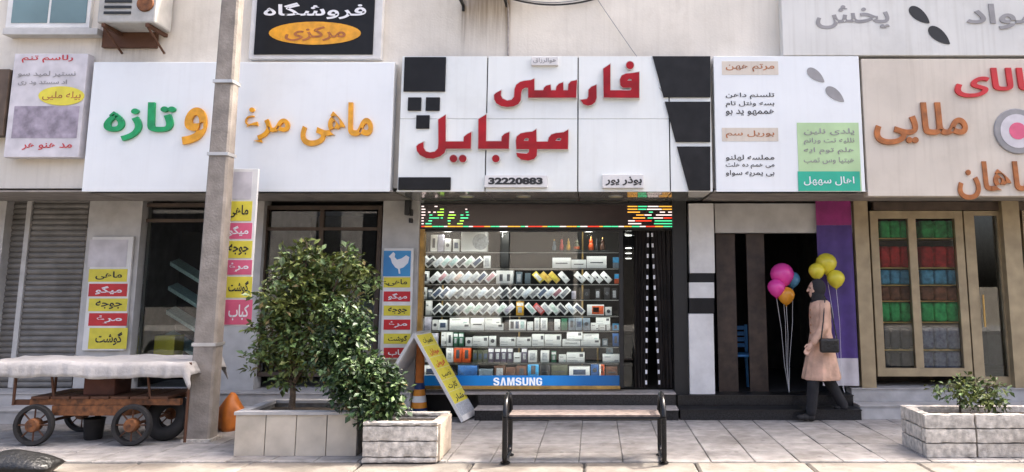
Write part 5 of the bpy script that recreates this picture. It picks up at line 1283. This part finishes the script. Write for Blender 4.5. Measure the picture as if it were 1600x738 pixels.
def coat_body(q):
    prof = [(1.40,.07,.09,0),(1.37,.10,.165,0),(1.30,.118,.195,0),(1.25,.12,.193,0),(1.20,.122,.191,0),(1.15,.122,.19,0),(1.10,.121,.186,0),(1.06,.120,.183,0),(1.02,.120,.180,0),(.97,.128,.186,0),(.92,.14,.195,0),(.85,.152,.198,0),(.78,.165,.20,-.005),(.62,.20,.205,-.01),(.50,.225,.21,-.01),(.47,.222,.205,-.01)]
    n = 32; o = len(q.v)
    for (z, a_, b_, ox) in prof:
        for j in range(n):
            t = 2*math.pi*j/n; k = 1 + (.05*math.sin(7*t + z*2) + .03*math.sin(13*t)) * max(0, (1.05 - z)/.5) + .02*math.sin(z*55 + 3*math.sin(t*2))*(1 if .95 < z < 1.3 else 0)
            q.v.append(W(ox + a_*k*math.cos(t), b_*k*math.sin(t), z))
    for i in range(len(prof)-1):
        for j in range(n): q.f.append([o+i*n+j, o+(i+1)*n+j, o+(i+1)*n+(j+1) % n, o+i*n+(j+1) % n]); q.m.append(0)
    q.f.append([o+j for j in range(n)]); q.m.append(0)
    q.f.append([o+(len(prof)-1)*n+j for j in range(n-1, -1, -1)]); q.m.append(0)
ct_ = remesh_obj('coat', [coat_body, cap((W(.02,-.165,1.33), .070), (W(-.02,-.212,1.08), .060), (W(-.135,-.205,.925), .050)), cap((W(.02,.165,1.33), .070), (W(.10,.205,1.08), .060), (W(.065,.205,.885), .050))], mat['coat'], pn, .008, 5)
for k in range(5): MB().lathe(W(-.122 - .004*max(0, k-2)*2, -.03, 1.28 - .09*k), [(.009, -.004), (.009, .004)], 10, 'X').build('button', mat['brown_letter'], ct_)
remesh_obj('trousers', [cap((W(0,-.08,.85), .10), (W(-.13,-.08,.48), .075), (W(-.172,-.08,.11), .062)), cap((W(.02,.08,.85), .10), (W(.08,.08,.48), .075), (W(.258,.08,.15), .060))], mat['trousers'], pn, .008, 4)
remesh_obj('headscarf', [blob(hd + Vector((.022, 0, .012)), .098, .090, .114), cap((hd + Vector((.0, 0, -.06)), .080), (W(-.005,0,1.395), .088)), blob(W(.0,0,1.36), .105, .135, .055)], mat['scarf'], pn, .007, 5)
for (fx, fy, z0, tl) in ((-.175, -.08, .0, 0), (.285, .08, .02, 35)):
    rt = Matrix.Rotation(R(tl), 3, 'Y')
    def shoe(q, fx=fx, fy=fy, z0=z0, rt=rt):
        for (dx, a_, b_, h) in ((0, .05, .04, .05), (-.06, .05, .042, .042), (-.12, .055, .043, .034)):
            q.ball(W(fx, fy, z0 + .036) + rt @ Vector((dx, 0, h*.3)), a_, b_, h, 12, 8)
    remesh_obj('shoe', [shoe], mat['rubber'], pn, .006, 2)
bgp = W(.02, -.235, .80); 
hb_ = thing('handbag', bgp, 'small black handbag hanging at the side of the person in the peach coat', 'bag')
MB().cbox(bgp + Vector((0, -.03, .08)), .22, .08, .16, bev=.02).build('bag_body', mat['bag_black'], hb_)
q = MB(); q.smooth = True; q.tube([bgp + Vector((-.09, -.03, .16)), bgp + Vector((-.06, -.03, .35)), W(.01, -.20, 1.405), W(.03, -.12, 1.425), W(.07, -.20, 1.35), bgp + Vector((.09, -.03, .16))], .008, 6); q.build('strap', mat['bag_black'], hb_)

# ------------------------------------------------------------------ the far side of the street (seen only in the window glass)
def opposite(name, x0, x1, z1, m, lab, dark=None):
    t = thing(name, ((x0+x1)/2, -13, -.2), lab, 'building')
    MB().box(x0, x1, -16, -13, -.2, z1).build('wall', mat[m], t)
    if dark:
        for (a_, b_, c_, d_) in dark:
            MB().box(a_, b_, -13.02, -12.998, c_, d_).build('window', mat['black_panel'], t)
D('far_cream', (.62,.57,.50), .9, var=.05); D('far_dark', (.06,.055,.05), .9, var=.2); D('far_mid', (.30,.28,.26), .9, var=.2)
opposite('far_building', -7.6, -.75, 7.5, 'far_cream', 'cream building on the far side of the street', [(-3.5, -.9, 0, 2.1), (-3.98, -3.58, 0, 6.5)])
opposite('far_building', -.5, 16, 8.5, 'far_dark', 'dark brick building on the far side of the street', [(1, 3, 3, 5), (5, 7, 3, 5), (9, 11, 3, 5)])
opposite('far_building', -24, -7.9, 6.5, 'far_mid', 'low grey building on the far side of the street to the left', [(-22, -20, 0, 2.4), (-19, -16.5, .6, 4.5), (-15.5, -14, 0, 3), (-13, -10.5, .4, 2.6), (-9.8, -8.6, 0, 4.5)])
